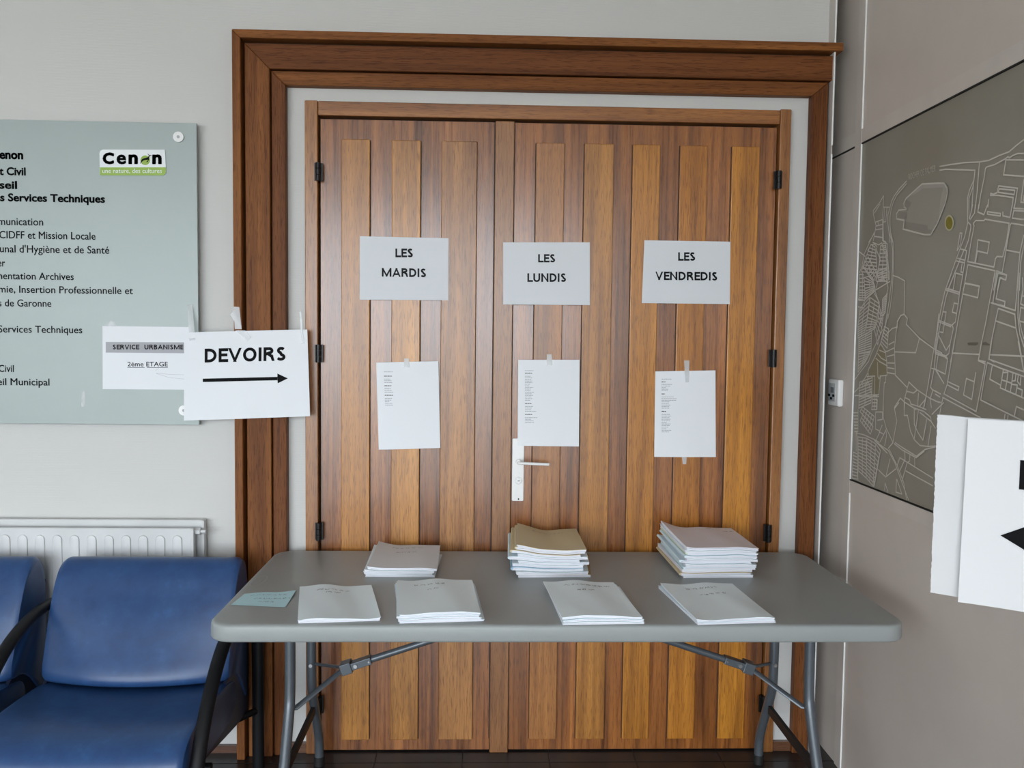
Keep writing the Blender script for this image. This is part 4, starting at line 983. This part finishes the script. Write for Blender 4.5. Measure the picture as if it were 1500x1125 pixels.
# roads behind the foreground board and off to the right, so the map goes on
crop(1375, 300, 9, [(1125,190),(1400,230)], [(1125,540),(1400,620)], [(1240,90),(1400,100)])
for k in range(6): lines.append([(1375+k*22, 700+k*9), (1392+k*22, 640+k*6), (1420+k*20, 620)])
b = bmesh.new()
for L in lines:
    P3 = [mpnt(x, y) for x, y in L]
    for a, c in zip(P3, P3[1:]):
        if inside(a) and inside(c):
            kk = (globals().get('kk', 0)+1) % 40; a = a-Vector((kk*2e-5, 0, 0)); c = c-Vector((kk*2e-5, 0, 0))
            ribbon(b, [a, c], .0036, (-1, 0, 0))
o = mo('street_lines', b, M_mapline); o['kind'] = 'stuff'
def mflat(n, pts, mm, x, s=(1250, 230, 9)):
    b = bmesh.new(); b.faces.new([b.verts.new(mpnt(s[0]+px/s[2], s[1]+py/s[2], x)) for px, py in pts]); return mo(n, b, mm)
bo = [(1195,345),(1120,345),(905,355),(695,545),(665,610),(670,660),(715,690),(600,700),(570,745),(570,815),(670,835),(655,950),(940,1025),(1020,1025),(1110,870),(1215,600),(1240,470),(1235,410)]
mflat('building_block', bo, M_mapfill, XR-.0006)
b = bmesh.new(); ribbon(b, [mpnt(1250+x/9, 230+y/9, XR-.0022) for x, y in bo], .0045, (-1, 0, 0), True); mo('building_outline', b, M_mapline)
mflat('building_shade', [(690,560),(770,600),(735,670),(680,660)], M_mapfill2, XR-.0012); mflat('building_shade', [(600,715),(700,725),(700,815),(580,805)], M_mapfill2, XR-.0012)
mflat('building_shade', [(680,850),(980,900),(985,955),(1040,960),(1010,1010),(940,1010),(665,940)], M_mapfill2, XR-.0012)
mflat('building_roof_edge', [(905,360),(1195,350),(1195,400),(910,415),(880,445),(700,550)], mat('map_roof_edge', (.41, .39, .345), .5), XR-.0016)
mflat('building_roof_edge', [(1195,350),(1235,410),(1240,470),(1180,680),(1120,850),(1150,560)], mat('map_roof_side', (.39, .375, .325), .5), XR-.0013)
mflat('yellow_district', [(395,370),(460,450),(480,720),(395,740),(385,940),(330,940),(270,760),(240,720),(340,510)], M_mapyel, XR-.0004, (1240, 460, 8.036))
def ell(c, a, h, n=24): return [(c[0]+a*math.cos(2*math.pi*k/n), c[1]+h*math.sin(2*math.pi*k/n)) for k in range(n)]
mflat('marker_ring', ell((140, 238), 60, 106), M_cream, XR-.0016, (1375, 300, 9))
mflat('marker_dot', ell((138, 240), 45, 84), M_yellow, XR-.0024, (1375, 300, 9))
a = mpnt(1331, 263.5); c = mpnt(1370.5, 250.5); h_ = mpnt(1331, 255)-a
o = text('lettering', 'ROCHER DE PALMER', line_map(a, c, h_), mat('map_lettering', (.50, .48, .42), .5), mp_, .0); o.location = -mp_.location
for pts in ([(405,890),(430,878),(545,878),(545,900),(520,918),(420,915)], [(600,880),(640,872),(690,905),(690,918),(600,915)]): mflat('worn_patch', pts, M_mapfill2 if 0 else mat('map_smudge', (.16, .15, .12), .5), XR-.0006, (1370, 400, 8.654))

# ------------------------------------------------------------------ foreground arrow board on its stand
Pb = Vector((.7515, -1.5246, 0)); du = Vector((.795, -.606, 0)); nb = Vector((-.606, -.795, 0))   # along the board, towards the viewer
def BP(u, z, d=0): p = Pb + du*u + nb*d; return Vector((p.x, p.y, z))
st_ = thing('board_stand', 'white foam board with ragged left edge at the right, carrying the left arrow sheet', 'sign board', tuple(BP(.27, 0, -.05)))
def sp(n, b, mm, **k): o = obj(n, b, mm, st_, **k); o.location = -st_.location; return o
rnd = random.Random(11); b = bmesh.new(); L = []
N = 90
ul = [rnd.uniform(-.0006, .0006) for _ in range(N+1)]
front = [BP(ul[k], 1.061+(.300)*k/N) for k in range(N+1)] + [BP(.02+.01*k, 1.361-.0008*k, -.0) for k in range(0, 3)] + [BP(.47, 1.357), BP(.47, 1.057)]
prism(b, front, -nb*.012); o = sp('board', b, M_foam)
me = o.data; me.materials.append(M_foamedge)
for p in me.polygons:
    if abs(p.normal.dot(du)) > .8 and p.center.length and len(p.vertices) == 4: p.material_index = 1
sp('pole', tube(bmesh.new(), [BP(.30, .02, -.026), BP(.30, 1.30, -.026)], .013, 16), M_blacktube, smooth=True)
sp('base', disc(bmesh.new(), BP(.30, 0, -.026), (0, 0, 1), .13, .02, 32), M_blacktube, smooth=False)
sp('clamp', prism(bmesh.new(), [BP(.27, 1.15, -.012), BP(.33, 1.15, -.012), BP(.33, 1.28, -.012), BP(.27, 1.28, -.012)], -nb*.03), M_blacktube)
# the sheet: left edge stands off the board
ps = thing('arrow_poster', 'white poster with a black arrow pointing left, fixed on the foam board in the foreground', 'paper sign', tuple(BP(.25, 1.2, .001)))
def SP(u, v, lift=0):              # u metres along board, v height
    k = (u-.0455)/.42; d = .0035 + .010*math.exp(-k*9)*(.55+.45*(1-(v-1.057)/.3)) + .0015*math.sin(k*6)
    return BP(u, v, d+lift) - ps.location
b = bmesh.new(); nx, ny = 30, 8; g = []
for lf in (0, -.0006):
    g.append([[b.verts.new(SP(.0465 - .0030*(1-j/ny) + .42*i/nx, 1.057+.3015*j/ny - .0012*j/ny*i/nx*0 - .0005, lf)) for i in range(nx+1)] for j in range(ny+1)])
for j in range(ny):
    for i in range(nx):
        for k in (0, 1): b.faces.new((g[k][j][i], g[k][j][i+1], g[k][j+1][i+1], g[k][j+1][i]))
for j in range(ny): b.faces.new((g[0][j][0], g[0][j+1][0], g[1][j+1][0], g[1][j][0]))
for i in range(nx):
    b.faces.new((g[0][0][i], g[0][0][i+1], g[1][0][i+1], g[1][0][i])); b.faces.new((g[0][ny][i], g[0][ny][i+1], g[1][ny][i+1], g[1][ny][i]))
obj('sheet', b, paper('dull_white_paper', (.72, .72, .73)), ps, smooth=True)
caps('lettering', 'DEVOIRS', lambda u, v: SP(.1215+.28*u, 1.251+.0465*v, .0012), M_black, ps)
b = bmesh.new()
b.faces.new([b.verts.new(SP(x, z, .0012)) for x, z in ((.099, 1.1742), (.133, 1.193), (.133, 1.180))])
b.faces.new([b.verts.new(SP(x, z, .0012)) for x, z in ((.099, 1.1742), (.133, 1.180), (.133, 1.168), (.133, 1.1555))])
b.faces.new([b.verts.new(SP(x, z, .0012)) for x, z in ((.133, 1.180), (.39, 1.180), (.39, 1.168), (.133, 1.168))])
obj('arrow', b, M_black, ps)
